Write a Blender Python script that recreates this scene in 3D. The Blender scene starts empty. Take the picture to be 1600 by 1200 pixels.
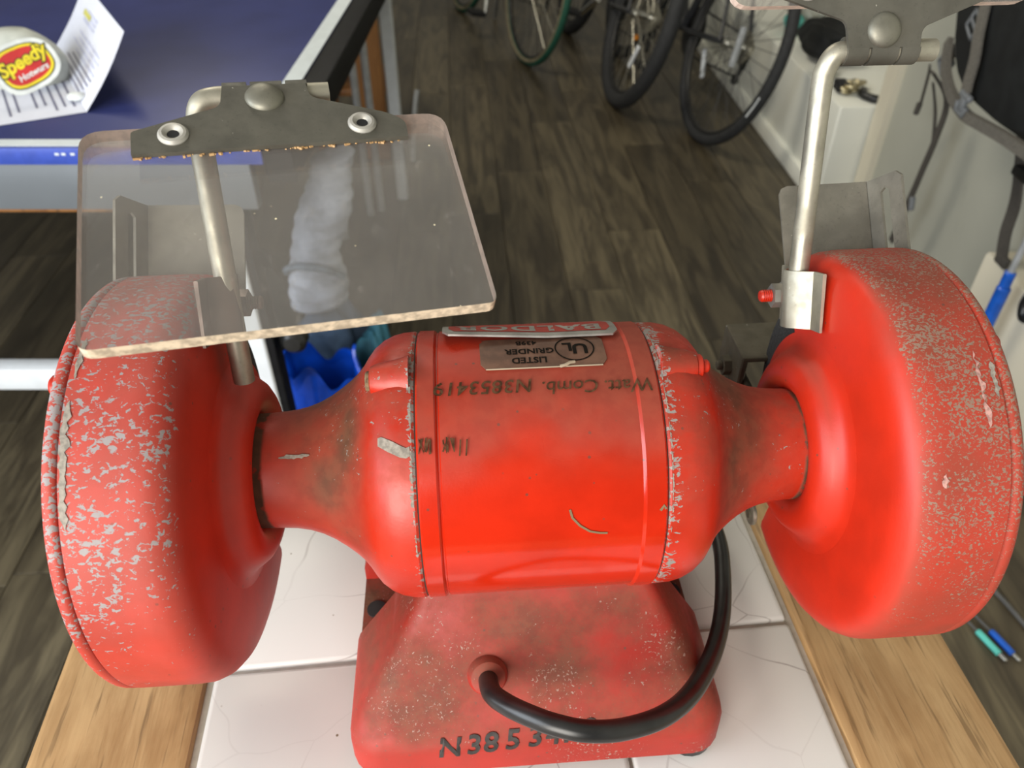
import bpy, bmesh, math, random
from mathutils import Vector, Matrix
from math import sin, cos, pi, radians, atan2, sqrt
random.seed(7)
S = bpy.context.scene
COL = S.collection

# ------------------------------------------------------------------ camera, light, exposure
cam_d = bpy.data.cameras.new('camera')
cam = bpy.data.objects.new('camera', cam_d); COL.objects.link(cam)
cam.location = (0, 0, 1.14)
cam.rotation_euler = (radians(90 - 39.5), 0, 0)
cam_d.sensor_width = 36; cam_d.lens = 1220 / 1600 * 36
cam_d.clip_start = 0.02
cam_d.dof.use_dof = True; cam_d.dof.focus_distance = 0.315; cam_d.dof.aperture_fstop = 15
S.camera = cam

W = bpy.data.worlds.new('world'); S.world = W; W.use_nodes = True
W.node_tree.nodes['Background'].inputs[0].default_value = (.80, .88, 1, 1)
W.node_tree.nodes['Background'].inputs[1].default_value = .04

def area(name, loc, target, size, sizey, power, color):
    d = bpy.data.lights.new(name, 'AREA'); d.shape = 'RECTANGLE'; d.size = size; d.size_y = sizey
    d.energy = power; d.color = color
    o = bpy.data.objects.new(name, d); COL.objects.link(o); o.location = loc
    o.rotation_euler = (Vector(target) - Vector(loc)).to_track_quat('-Z', 'Y').to_euler()
    return o
area('window_daylight', (-1.75, -.42, 1.40), (0, .35, .8), 1.3, 1.3, 24, (.84, .92, 1))
area('doorway_daylight', (-.75, -1.45, 1.32), (.1, .5, .75), 1.1, 1.3, 36, (1, .95, .87))
area('ceiling_lamp', (-.74, 2.3, 2.6), (1.0, 2.9, .1), 1.0, 1.0, 24, (1, .93, .78))  # added overhead fill, brightens the plinth and back of the room
S.view_settings.view_transform = 'Standard'; S.view_settings.look = 'None'
S.view_settings.exposure = 0.87; S.view_settings.gamma = 1
S.view_settings.use_curve_mapping = False

# ------------------------------------------------------------------ helpers
def link(o, parent=None):
    COL.objects.link(o)
    if parent is not None: o.parent = parent
    return o
def tag(o, label=None, cat=None, group=None, kind=None):
    if label: o['label'] = label
    if cat: o['category'] = cat
    if group: o['group'] = group
    if kind: o['kind'] = kind
    return o
def empty(name, loc=(0, 0, 0), rotz=0, parent=None):
    o = bpy.data.objects.new(name, None); o.empty_display_size = .02
    o.location = loc; o.rotation_euler = (0, 0, rotz)
    return link(o, parent)
def build(name, bm, mats, parent=None, smooth=True, angle=35, keep_normals=False):
    if not keep_normals: bmesh.ops.recalc_face_normals(bm, faces=bm.faces)
    me = bpy.data.meshes.new(name); bm.to_mesh(me); bm.free()
    for m in (mats if isinstance(mats, (list, tuple)) else [mats]): me.materials.append(m)
    if smooth:
        me.polygons.foreach_set('use_smooth', [True] * len(me.polygons))
        me.set_sharp_from_angle(angle=radians(angle))
    return link(bpy.data.objects.new(name, me), parent)
def quad(bm, pts, mi=0):
    f = bm.faces.new([bm.verts.new(p) for p in pts]); f.material_index = mi; return f
def loft(bm, rings, closed=True, cap=True, mi=0):
    vs = [[bm.verts.new(p) for p in r] for r in rings]
    n = len(vs[0])
    for a, b in zip(vs, vs[1:]):
        for i in range(n if closed else n - 1):
            j = (i + 1) % n
            f = bm.faces.new((a[i], a[j], b[j], b[i])); f.material_index = mi
    if cap:
        for r in (vs[0], vs[-1]):
            f = bm.faces.new(r); f.material_index = mi
    return vs
def box(bm, c, s, M=None, bev=0, mi=0):
    M = M or Matrix.Identity(4)
    hx, hy, hz = s[0] / 2, s[1] / 2, s[2] / 2
    b = min(bev, hx * .99, hy * .99, hz * .99)
    if b <= 0:
        rings = [[(-hx, -hy, z), (hx, -hy, z), (hx, hy, z), (-hx, hy, z)] for z in (-hz, hz)]
    else:
        def rr(k, z):
            x, y = hx - k, hy - k; q = b - k if b > k else 0
            q = b * .6
            return [(-x + q, -y, z), (x - q, -y, z), (x, -y + q, z), (x, y - q, z), (x - q, y, z), (-x + q, y, z), (-x, y - q, z), (-x, -y + q, z)]
        rings = [rr(b, -hz), rr(b * .3, -hz + b * .3), rr(0, -hz + b), rr(0, hz - b), rr(b * .3, hz - b * .3), rr(b, hz)]
    T = Matrix.Translation(c) @ M if M else Matrix.Translation(c)
    loft(bm, [[T @ Vector(p) for p in r] for r in rings], mi=mi)
def frame_at(d):
    d = Vector(d).normalized()
    up = Vector((0, 0, 1)) if abs(d.z) < .9 else Vector((0, 1, 0))
    a = d.cross(up).normalized(); b = d.cross(a).normalized()
    return a, b
def tube(bm, pts, r, n=12, cap=True, mi=0, closed=False):
    pts = [Vector(p) for p in pts]
    rs = r if isinstance(r, (list, tuple)) else [r] * len(pts)
    rings = []; a = None
    N = len(pts)
    for i, p in enumerate(pts):
        if closed: d = pts[(i + 1) % N] - pts[i - 1]
        else: d = pts[min(i + 1, N - 1)] - pts[max(i - 1, 0)]
        d.normalize()
        if a is None: a, b = frame_at(d)
        else:
            a = (a - d * a.dot(d)).normalized(); b = d.cross(a).normalized()
        rings.append([p + (a * cos(2 * pi * k / n) + b * sin(2 * pi * k / n)) * rs[i] for k in range(n)])
    if closed: rings.append(rings[0]); loft(bm, rings, cap=False, mi=mi)
    else: loft(bm, rings, cap=cap, mi=mi)
    if closed: bmesh.ops.remove_doubles(bm, verts=bm.verts, dist=1e-6)
def smooth_path(pts, k=6):
    P = [Vector(p) for p in pts]; out = []
    for i in range(len(P) - 1):
        p0, p1, p2, p3 = P[max(i - 1, 0)], P[i], P[i + 1], P[min(i + 2, len(P) - 1)]
        for j in range(k):
            t = j / k
            out.append(.5 * ((2 * p1) + (p2 - p0) * t + (2 * p0 - 5 * p1 + 4 * p2 - p3) * t * t + (3 * p1 - p0 - 3 * p2 + p3) * t ** 3))
    out.append(P[-1]); return out
def rev(bm, prof, T, n=48, a0=0, a1=2 * pi, mi=0):
    """revolve profile [(axial, radius)] about the local x axis of matrix T"""
    full = abs(a1 - a0 - 2 * pi) < 1e-6
    m = n if full else n + 1
    rings = []
    for k in range(m):
        a = a0 + (a1 - a0) * k / n
        rings.append([bm.verts.new(T @ Vector((u, max(r, 1e-5) * cos(a), max(r, 1e-5) * sin(a)))) for u, r in prof])
    fs = []
    for k in range(n):
        a, b = rings[k], rings[(k + 1) % m]
        for i in range(len(prof) - 1):
            fs.append(bm.faces.new((a[i], b[i], b[i + 1], a[i + 1])))
    for f in fs: f.material_index = mi
    return rings, full
def cyl(bm, p, d, r, h, n=20, bev=0, mi=0):
    """solid turned cylinder starting at p along d"""
    d = Vector(d).normalized(); a, b = frame_at(d)
    T = Matrix.Translation(p) @ Matrix((d, a, b)).transposed().to_4x4()
    bev = min(bev, h * .49, r * .9)
    pr = [(0, 0), (0, r - bev), (bev, r), (h - bev, r), (h, r - bev), (h, 0)] if bev else [(0, 0), (0, r), (h, r), (h, 0)]
    rev(bm, pr, T, n, mi=mi)
def hexnut(bm, p, d, r, h, mi=0):
    cyl(bm, p, d, r, h, 6, 0, mi)
def text_faces(txt, size, bold=0.0, shear=0, space=1.0):
    c = bpy.data.curves.new('t', 'FONT'); c.body = txt; c.size = size; c.align_x = 'CENTER'; c.align_y = 'CENTER'
    c.offset = bold; c.shear = shear; c.resolution_u = 3; c.space_character = space
    o = bpy.data.objects.new('t', c); COL.objects.link(o)
    dg = bpy.context.evaluated_depsgraph_get(); me = bpy.data.meshes.new_from_object(o.evaluated_get(dg))
    V = [v.co.copy() for v in me.vertices]; Fc = [list(p.vertices) for p in me.polygons]
    bpy.data.objects.remove(o); bpy.data.curves.remove(c); bpy.data.meshes.remove(me)
    return V, Fc
def put(bm, VF, fn, mi=0):
    V, Fc = VF; vs = [bm.verts.new(fn(v)) for v in V]
    for f in Fc:
        try: q = bm.faces.new([vs[i] for i in f]); q.material_index = mi
        except ValueError: pass
def polyline_flat(pts, wd):
    """a hand drawn stroke as flat quads in 2D"""
    V = []; Fc = []
    P = [Vector((p[0], p[1], 0)) for p in pts]
    for i, p in enumerate(P):
        d = (P[min(i + 1, len(P) - 1)] - P[max(i - 1, 0)]).normalized(); nrm = Vector((-d.y, d.x, 0)) * wd / 2
        V += [p + nrm, p - nrm]
    for i in range(len(P) - 1): Fc.append([2 * i, 2 * i + 1, 2 * i + 3, 2 * i + 2])
    return V, Fc

# ------------------------------------------------------------------ node helper
class NG:
    def __init__(s, name, rough=.5, metal=0, spec=.5):
        s.m = bpy.data.materials.new(name); s.m.use_nodes = True; s.t = s.m.node_tree
        s.b = s.t.nodes['Principled BSDF']; s.o = s.t.nodes['Material Output']
        s.b.inputs['Roughness'].default_value = rough; s.b.inputs['Metallic'].default_value = metal
        s.b.inputs['Specular IOR Level'].default_value = spec
        s.tc = s.n('ShaderNodeTexCoord'); s.co = s.tc.outputs['Object']
    def n(s, t): return s.t.nodes.new(t)
    def set(s, sock, v):
        if hasattr(v, 'is_output'): s.t.links.new(v, sock)
        elif isinstance(v, (tuple, list)) and len(v) == 3 and sock.type == 'RGBA': sock.default_value = (*v, 1)
        else: sock.default_value = v
    def map(s, scale=(1, 1, 1), loc=(0, 0, 0), rot=(0, 0, 0), src=None):
        k = s.n('ShaderNodeMapping'); s.t.links.new(src or s.co, k.inputs[0])
        k.inputs['Scale'].default_value = scale; k.inputs['Location'].default_value = loc; k.inputs['Rotation'].default_value = rot
        return k.outputs[0]
    def noise(s, scale, detail=3, rough=.55, vec=None, dist=0):
        k = s.n('ShaderNodeTexNoise'); s.t.links.new(vec or s.co, k.inputs['Vector'])
        k.inputs['Scale'].default_value = scale; k.inputs['Detail'].default_value = detail
        k.inputs['Roughness'].default_value = rough; k.inputs['Distortion'].default_value = dist
        return k.outputs[0]
    def voro(s, scale, feat='F1', vec=None, rnd=1):
        k = s.n('ShaderNodeTexVoronoi'); k.feature = feat; s.t.links.new(vec or s.co, k.inputs['Vector'])
        k.inputs['Scale'].default_value = scale; k.inputs['Randomness'].default_value = rnd
        return k.outputs[0]
    def step(s, v, a, b, lo=0, hi=1):
        k = s.n('ShaderNodeMapRange'); k.interpolation_type = 'SMOOTHSTEP'
        s.set(k.inputs[0], v); k.inputs[1].default_value = a; k.inputs[2].default_value = b
        k.inputs[3].default_value = lo; k.inputs[4].default_value = hi
        return k.outputs[0]
    def math(s, op, a, b=0, c=0):
        k = s.n('ShaderNodeMath'); k.operation = op; s.set(k.inputs[0], a); s.set(k.inputs[1], b); s.set(k.inputs[2], c)
        return k.outputs[0]
    def mix(s, f, a, b):
        k = s.n('ShaderNodeMix'); k.data_type = 'RGBA'; s.set(k.inputs[0], f); s.set(k.inputs[6], a); s.set(k.inputs[7], b)
        return k.outputs[2]
    def xyz(s, src=None):
        k = s.n('ShaderNodeSeparateXYZ'); s.t.links.new(src or s.co, k.inputs[0]); return k.outputs
    def normal_z(s):
        g = s.n('ShaderNodeNewGeometry'); return s.xyz(g.outputs['Normal'])[2]
    def rand(s):
        return s.n('ShaderNodeObjectInfo').outputs['Random']
    def bump(s, h, strength=.3, dist=.001):
        k = s.n('ShaderNodeBump'); s.set(k.inputs['Height'], h); k.inputs['Strength'].default_value = strength; k.inputs['Distance'].default_value = dist
        s.t.links.new(k.outputs[0], s.b.inputs['Normal'])
    def col(s, v): s.set(s.b.inputs['Base Color'], v); return s
    def rough(s, v): s.set(s.b.inputs['Roughness'], v); return s
    def metal(s, v): s.set(s.b.inputs['Metallic'], v); return s
def plain(name, c, rough=.5, metal=0, var=.12, scale=40, spec=.5):
    g = NG(name, rough, metal, spec)
    d = tuple(x * (1 - var) for x in c); e = tuple(min(1, x * (1 + var)) for x in c)
    g.col(g.mix(g.step(g.noise(scale, 4), .35, .65), d, e))
    return g.m

RED = (.50, .019, .0040)
def red_paint(name, chip=0, chip_scale=330, dust=.3, rough=.38, kind='', stretch=(.5, 1, 1), red=RED, chip_col=(.22, .20, .185), dustc=((0.1728, 0.0432, 0.02304), (0.1368, 0.0504, 0.02592))):
    g = NG(name, rough)
    x, y, z = g.xyz()
    big = g.noise(22, 3); fine = g.noise(900, 2)
    c = g.mix(g.step(g.noise(30, 4), .35, .7), red, tuple(v * .8 for v in red))
    # settled grinding dust, matt and brownish; tops also painted darker for low front light
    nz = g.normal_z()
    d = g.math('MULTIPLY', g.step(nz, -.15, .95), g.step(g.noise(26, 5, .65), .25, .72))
    if kind == 'body': d = g.math('MULTIPLY', g.step(nz, .45, .98), g.step(g.noise(14, 4), .2, .6))  # motor top: dust plus shade put into the colour
    top_dust_shade = g.math('MULTIPLY', g.step(nz, .55, .98), g.step(g.noise(18, 4), .2, .6, .3, .9))
    if kind == 'guard':
        ax = g.math('ABSOLUTE', g.math('SUBTRACT', x, 0))
        side = g.step(ax, .1285, .1345)
        d = g.math('MAXIMUM', g.math('MULTIPLY', side, g.step(g.noise(20, 4), .2, .7, .35, .75)), g.math('MULTIPLY', d, .5))
        d = g.math('MAXIMUM', d, g.math('MULTIPLY', top_dust_shade, 1.1))
    if kind == 'bell':
        ax = g.math('ABSOLUTE', x)
        hollow = g.math('MULTIPLY', g.step(ax, .064, .080), g.step(ax, .128, .084, .15, 1))
        d = g.math('MAXIMUM', g.math('MULTIPLY', d, .8), g.math('MULTIPLY', g.math('MULTIPLY', hollow, g.step(z, .100, .160)), g.step(g.noise(30, 4), .25, .65, .6, 1.05)))
        # crud at the neck end
        d = g.math('MAXIMUM', d, g.math('MULTIPLY', g.step(ax, .1155, .1185), g.step(g.noise(120, 3), .35, .5, .4, 1.3)))
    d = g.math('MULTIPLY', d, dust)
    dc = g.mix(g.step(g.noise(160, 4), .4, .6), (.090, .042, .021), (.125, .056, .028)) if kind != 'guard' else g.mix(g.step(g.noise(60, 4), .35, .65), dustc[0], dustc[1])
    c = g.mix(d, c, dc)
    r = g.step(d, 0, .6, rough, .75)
    if kind == 'base':
        c = g.mix(g.math('MULTIPLY', g.math('MULTIPLY', d, g.step(g.noise(1300, 3), .56, .66)), .8), c, (.11, .06, .035))
    # dark specks
    sp = g.math('MULTIPLY', g.step(g.voro(170), .13, .08), g.step(g.noise(37, 2), .5, .6))
    c = g.mix(g.math('MULTIPLY', sp, .75), c, (.10, .045, .03))
    if chip:
        v = g.map(stretch)
        n1 = g.noise(chip_scale, 5, .62, v, .6)
        if kind == 'guard':
            w = g.math('ADD', g.step(z, .075, .225, -.12, .035), g.step(g.noise(24, 3), .3, .7, -.075, .055))
            w = g.math('ADD', w, g.step(ax, .1285, .134, -.3, 0))
            w = g.math('ADD', w, g.math('MULTIPLY', g.step(ax, .165, .170), g.step(z, .10, .16, 0, .05)))
        elif kind == 'bell':
            w = g.math('ADD', g.step(ax, .0545, .051, -.085, .06), g.step(g.noise(40, 3), .35, .7, -.06, .055))
            w = g.math('ADD', w, g.step(z, .155, .19, .0, .06))
        else:
            w = g.step(g.noise(30, 3), .35, .7, -.10, .05)
        m = g.step(g.math('ADD', n1, w), .665 - chip * .05, .68 - chip * .05)
        c = g.mix(m, c, g.mix(g.noise(700, 2), chip_col, tuple(v * 1.25 for v in chip_col)))
        r = g.math('MAXIMUM', r, g.math('MULTIPLY', m, .55))
        hgt = g.math('SUBTRACT', g.math('MULTIPLY', fine, .25), m)
        g.bump(hgt, .35, .0004)
    else:
        g.bump(fine, .06, .0004)
    g.col(c); g.rough(r)
    return g.m

M = {}
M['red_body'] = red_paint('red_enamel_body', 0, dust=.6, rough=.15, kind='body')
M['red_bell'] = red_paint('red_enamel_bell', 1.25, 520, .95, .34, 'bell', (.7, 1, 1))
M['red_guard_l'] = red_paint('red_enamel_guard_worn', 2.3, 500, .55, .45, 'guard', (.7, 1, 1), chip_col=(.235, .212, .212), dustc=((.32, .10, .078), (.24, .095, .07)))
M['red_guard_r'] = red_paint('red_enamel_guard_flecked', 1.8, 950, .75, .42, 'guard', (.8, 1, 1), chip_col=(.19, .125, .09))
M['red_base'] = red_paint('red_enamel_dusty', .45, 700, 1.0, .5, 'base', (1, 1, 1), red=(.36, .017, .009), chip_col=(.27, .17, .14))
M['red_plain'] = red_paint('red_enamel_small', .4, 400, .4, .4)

def steel(name, c=(.50, .48, .43), rough=.42, metal=.85, spots=.5):
    g = NG(name, rough, metal)
    a = g.mix(g.step(g.noise(60, 5, .6), .3, .7), tuple(x * .72 for x in c), c)
    a = g.mix(g.math('MULTIPLY', g.step(g.noise(800, 2), .62, .72), spots * .6), a, tuple(x * .45 for x in c))
    a = g.mix(g.math('MULTIPLY', g.step(g.noise(420, 2), .74, .77), .6), a, (.55, .52, .45))
    g.col(a); g.rough(g.step(g.noise(90, 4), .3, .7, rough * .8, min(1, rough * 1.35)))
    return g.m
M['zinc'] = steel('zinc_plated_steel', (0.448, 0.424, 0.344), .46, .8, .5)
M['zinc_dark'] = steel('dull_galvanised_steel', (0.108, 0.1024, 0.0824), .58, .4, .6)
M['zinc_plate'] = steel('grey_sheet_steel', (0.256, 0.24, 0.2), .5, .6, .7)
M['nut'] = steel('nut_steel', (0.336, 0.32, 0.288), .42, .7, .3)
M['rod_dark'] = steel('grimy_steel', (.16, .11, .09), .5, .4, .5)  # darker brown steel for the left clamp
M['rest_steel'] = steel('stained_steel', (0.112, 0.096, 0.0656), .65, .3, .6)
M['rivet'] = steel('satin_rivet', (0.416, 0.4, 0.36), .55, .35, .2)
M['dome'] = steel('dull_dome', (0.216, 0.208, 0.168), .45, .7, .4)
M['aluminium'] = steel('brushed_aluminium', (0.576, 0.56, 0.528), .35, .8, .2)
M['abrasive'] = plain('grey_abrasive', (.035, .037, .04), .95, 0, .45, 900)
M['black_rubber'] = plain('black_rubber', (.012, .012, .012), .34, 0, .3, 90)
M['black_matt'] = plain('black_matt', (.010, .010, .011), .7, 0, .3, 60)
M['seam'] = plain('dark_seam', (.03, .012, .008), .8)
M['label_brown'] = plain('tarnished_label', (0.136, 0.068, 0.044), .45, .2, .25, 120)
M['label_edge'] = plain('label_edge_grime', (.34, .27, .19), .6)
M['ink'] = plain('black_ink', (.012, .010, .008), .9, 0, .1, 50, .05)
M['marker'] = plain('faded_marker', (.075, .038, .02), .95, 0, .4, 300, .05)
M['marker_black'] = plain('black_marker', (.025, .02, .018), .5, 0, .4, 300)
M['plate_red'] = plain('nameplate_red', (0.36, 0.036, 0.024), .45, 0, .1, 100)
M['scrape'] = plain('scraped_primer', (0.2448, 0.216, 0.18), .7, 0, .25, 500)
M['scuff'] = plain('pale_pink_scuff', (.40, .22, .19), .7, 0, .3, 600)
M['scrape_green'] = plain('greenish_scrape', (.16, .11, .055), .7)
M['crud'] = plain('grinding_crud', (.16, .11, .06), .95, 0, .4, 700)

def acrylic():
    g = NG('scratched_clear_acrylic')
    tr = g.n('ShaderNodeBsdfTransparent'); tr.inputs[0].default_value = (.93, .93, .92, 1)
    di = g.n('ShaderNodeBsdfDiffuse')
    sp = g.step(g.voro(120), .055, .04)
    sp = g.math('MULTIPLY', sp, g.step(g.noise(61, 2), .47, .55))
    dust = g.mix(sp, (.42, .39, .36), (.85, .75, .5)); g.set(di.inputs[0], dust)
    sc = g.noise(260, 4, .7, g.map((1, .25, 1), rot=(0, 0, .6)))
    f = g.math('ADD', g.step(g.noise(16, 4), .3, .7, .13, .21), g.step(sc, .58, .72, 0, .10))
    f = g.math('MAXIMUM', f, g.math('MULTIPLY', sp, .9))
    m1 = g.n('ShaderNodeMixShader'); g.set(m1.inputs[0], f); g.t.links.new(tr.outputs[0], m1.inputs[1]); g.t.links.new(di.outputs[0], m1.inputs[2])
    gl = g.n('ShaderNodeBsdfGlossy'); gl.inputs['Roughness'].default_value = .07; gl.inputs[0].default_value = (1, 1, 1, 1)
    fr = g.n('ShaderNodeFresnel'); fr.inputs[0].default_value = 1.35
    m2 = g.n('ShaderNodeMixShader'); g.set(m2.inputs[0], g.math('MULTIPLY', fr.outputs[0], .8)); g.t.links.new(m1.outputs[0], m2.inputs[1]); g.t.links.new(gl.outputs[0], m2.inputs[2])
    g.t.links.new(m2.outputs[0], g.o.inputs[0])
    return g.m
M['acrylic'] = acrylic()
M['acrylic_edge'] = plain('frosted_acrylic_edge', (.50, .42, .31), .6, 0, .3, 300)
M['acrylic_edge_pink'] = plain('polished_acrylic_edge', (.66, .52, .44), .4, 0, .15, 300)

def wood(name, c1, c2, axis=1, scale=60, rough=.5):
    g = NG(name, rough)
    sc = [1, 1, 1]; sc[axis] = .12
    v = g.map(tuple(sc))
    w = g.noise(scale, 6, .65, v, .8)
    w2 = g.noise(scale * 6, 3, .6, g.map(tuple(.06 if i == axis else 1 for i in range(3))))
    b = g.noise(scale * .35, 3)
    c = g.mix(g.step(w, .35, .68), c1, c2)
    c = g.mix(g.math('MULTIPLY', g.step(w2, .55, .68), .7), c, tuple(x * .5 for x in c2))
    c = g.mix(g.math('MULTIPLY', g.step(b, .45, .75), .4), c, tuple(min(1, x * 1.3) for x in c1))
    g.col(c); g.bump(w2, .25, .0008)
    return g
M['oak'] = wood('worn_oak_edging', (0.468, 0.2995, 0.1404), (0.3182, 0.1778, 0.0702), 1, 55).m
M['oak_x'] = wood('worn_oak_edging_cross', (0.468, 0.2995, 0.1404), (0.3182, 0.1778, 0.0702), 0, 55).m
M['orange_wood'] = wood('orange_pine', (.33, .15, .045), (.22, .09, .025), 2, 22).m
def tile_mat():
    g = NG('crazed_white_glaze', .3, 0, .2)
    v = g.n('ShaderNodeVectorMath'); v.operation = 'ADD'
    off = g.n('ShaderNodeVectorMath'); off.operation = 'SCALE'
    cb = g.n('ShaderNodeCombineXYZ'); r = g.rand(); g.set(cb.inputs[0], r); g.set(cb.inputs[1], g.math('MULTIPLY', r, 7.3))
    g.t.links.new(cb.outputs[0], off.inputs[0]); off.inputs['Scale'].default_value = 3
    g.t.links.new(g.co, v.inputs[0]); g.t.links.new(off.outputs[0], v.inputs[1])
    nz = g.n('ShaderNodeTexNoise'); nz.inputs['Scale'].default_value = 14; g.t.links.new(v.outputs[0], nz.inputs[0])
    dv = g.n('ShaderNodeVectorMath'); dv.operation = 'MULTIPLY_ADD'
    g.t.links.new(nz.outputs[1], dv.inputs[0]); dv.inputs[1].default_value = (.035, .035, 0); g.t.links.new(v.outputs[0], dv.inputs[2])
    e = g.voro(17, 'DISTANCE_TO_EDGE', dv.outputs[0])
    ln = g.step(e, .0075, .002)
    ln = g.math('MULTIPLY', ln, g.step(g.noise(13, 2, vec=v.outputs[0]), .42, .66, .12, .8))
    c = g.mix(g.noise(7, 2, vec=v.outputs[0]), (.60, .575, .55), (.65, .625, .60))
    c = g.mix(ln, c, (.32, .28, .27))
    sp = g.math('MULTIPLY', g.step(g.voro(90, vec=v.outputs[0]), .075, .05), g.step(g.noise(29, 2, vec=v.outputs[0]), .56, .62))
    c = g.mix(sp, c, (.2, .15, .1))
    g.col(c); g.bump(g.noise(9, 2, vec=v.outputs[0]), .15, .002)
    return g.m
M['tile'] = tile_mat()
M['grout'] = plain('pale_grout', (0.5016, 0.4712, 0.4104), .8, 0, .08, 120)

def floor_mat():
    g = NG('grey_brown_laminate', .42)
    r = g.rand()
    v = g.n('ShaderNodeVectorMath'); v.operation = 'ADD'; cb = g.n('ShaderNodeCombineXYZ')
    g.set(cb.inputs[0], g.math('MULTIPLY', r, 17)); g.set(cb.inputs[1], g.math('MULTIPLY', r, 31))
    g.t.links.new(g.co, v.inputs[0]); g.t.links.new(cb.outputs[0], v.inputs[1])
    w = g.noise(9, 5, .6, g.map((1.6, .22, 1), src=v.outputs[0]), 1.6)
    w2 = g.noise(70, 3, .6, g.map((1, .05, 1), src=v.outputs[0]))
    a = g.mix(g.step(w, .34, .66), (.058, .046, .030), (.150, .124, .080))
    a = g.mix(g.math('MULTIPLY', g.step(w2, .5, .66), .45), a, (.030, .024, .017))
    k = g.n('ShaderNodeMix'); k.data_type = 'RGBA'; k.blend_type = 'MULTIPLY'; k.inputs[0].default_value = 1
    g.set(k.inputs[6], a); g.set(k.inputs[7], g.mix(r, (.50, .48, .45), (1.05, 1.04, .98)))
    g.col(k.outputs[2]); g.bump(w2, .1, .001)
    return g.m
M['laminate'] = floor_mat()
M['subfloor'] = plain('dark_underlay', (.015, .012, .01), .9)
def wall_mat(name, c, streak=.35):
    g = NG(name, .65)
    a = g.mix(g.step(g.noise(1.8, 3), .3, .7), c, tuple(x * .88 for x in c))
    s_ = g.noise(7, 5, .65, g.map((1, 1, .35)))
    a = g.mix(g.math('MULTIPLY', g.step(s_, .60, .72), streak), a, tuple(x * .35 for x in c))
    g.col(a); return g.m
M['wall'] = wall_mat('scuffed_grey_wall', (0.462, 0.462, 0.396))
M['wall_white'] = wall_mat('white_plaster', (.66, .65, .60), .25)
M['cream'] = wall_mat('cream_trim_paint', (.72, .67, .54), .2)
M['plinth'] = wall_mat('white_painted_plinth', (.88, .885, .80), .2)

M['pp_blue'] = plain('blue_table_paint', (0.0252, 0.0324, 0.1224), .4, 0, .08, 9, .25)
M['pp_white'] = plain('white_line_paint', (0.612, 0.663, 0.68), .45, 0, .04)
M['pp_edge_blue'] = plain('bright_blue_edge', (0.036, 0.072, 0.3744), .4)
M['pp_black'] = plain('black_table_edge', (.004, .004, .005), .6, 0, .3, 40, .2)
M['pp_apron'] = plain('grey_white_steel_apron', (0.1607, 0.1786, 0.1964), .4, .2, .05, 8)
M['pp_leg'] = plain('white_powder_coat', (0.646, 0.68, 0.714), .4, 0, .04)
M['pp_grey'] = plain('grey_steel_tube', (.46, .48, .50), .35, .4, .1)
M['paper'] = plain('white_paper', (0.663, 0.68, 0.765), .8, 0, .02)
M['print'] = plain('grey_print', (.16, .16, .24), .8)
M['print_faint'] = plain('faint_blue_print', (.52, .54, .70), .8)
M['yellow_hl'] = plain('yellow_highlight', (.55, .52, .12), .8)
M['pouch'] = plain('off_white_cloth', (0.464, 0.48, 0.432), .85, 0, .12, 30)
M['tag_white'] = plain('tag_white', (0.64, 0.672, 0.656), .5)
M['tag_red'] = plain('tag_red', (0.496, 0.024, 0.024), .5)
M['tag_yellow'] = plain('tag_yellow', (0.68, 0.56, 0.024), .5)
M['tag_black'] = plain('tag_black', (.02, .03, .02), .5)
M['tyre'] = plain('black_tyre', (.022, .023, .025), .75, 0, .2, 80)
M['tyre_tan'] = plain('tan_side_wall', (.20, .17, .11), .8)
M['tyre_green'] = plain('green_tread', (.012, .085, .055), .7)
M['rim'] = plain('black_rim', (.03, .03, .03), .4, .3)
M['chrome'] = plain('chrome', (.65, .65, .62), .22, 1, .1)
M['spoke'] = plain('steel_spokes', (.45, .43, .36), .35, .8)
M['dark_frame'] = plain('dark_bike_frame', (.02, .021, .025), .35)
M['silver_frame'] = plain('silver_bike_frame', (.42, .44, .46), .35, .5)
M['reflector'] = plain('white_reflector', (.82, .86, .92), .25)
M['orange'] = plain('orange_reflector', (.80, .28, .02), .3)
M['yellow'] = plain('yellow_mark', (.75, .50, .03), .4)
M['blue_light'] = plain('blue_sticker', (.03, .05, .8), .3)
M['teal'] = plain('teal_plastic', (.10, .52, .46), .45)
M['bag_black'] = plain('black_nylon', (.007, .008, .008), .8, 0, .4, 25)
M['web_grey'] = plain('grey_webbing', (.125, .115, .098), .85, 0, .2, 300)
M['web_dark'] = plain('dark_grey_webbing', (.065, .058, .05), .85, 0, .2, 300)
M['buckle'] = plain('grey_plastic_buckle', (.17, .18, .19), .45)
M['blue_plastic'] = plain('bright_blue_plastic', (0.0072, 0.0936, 0.4896), .32, 0, .15)
M['bag_blue'] = plain('blue_polythene', (0.00288, 0.054, 0.4464), .3, 0, .45, 9)
M['denim'] = plain('slate_blue_cloth', (.06, .10, .17), .85, 0, .25, 20)
M['dark_teal'] = plain('dark_teal_cloth', (.02, .10, .14), .8, 0, .3, 20)
M['fleece'] = plain('pale_blue_grey_fleece', (.42, .46, .55), .95, 0, .25, 22)
M['fleece_cuff'] = plain('grey_blue_knit', (.16, .21, .27), .95, 0, .25, 40)
M['brass'] = plain('nickel_brass', (.62, .55, .36), .25, .9, .2)
M['cable_grey'] = plain('grey_cable', (.10, .10, .10), .5)

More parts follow.
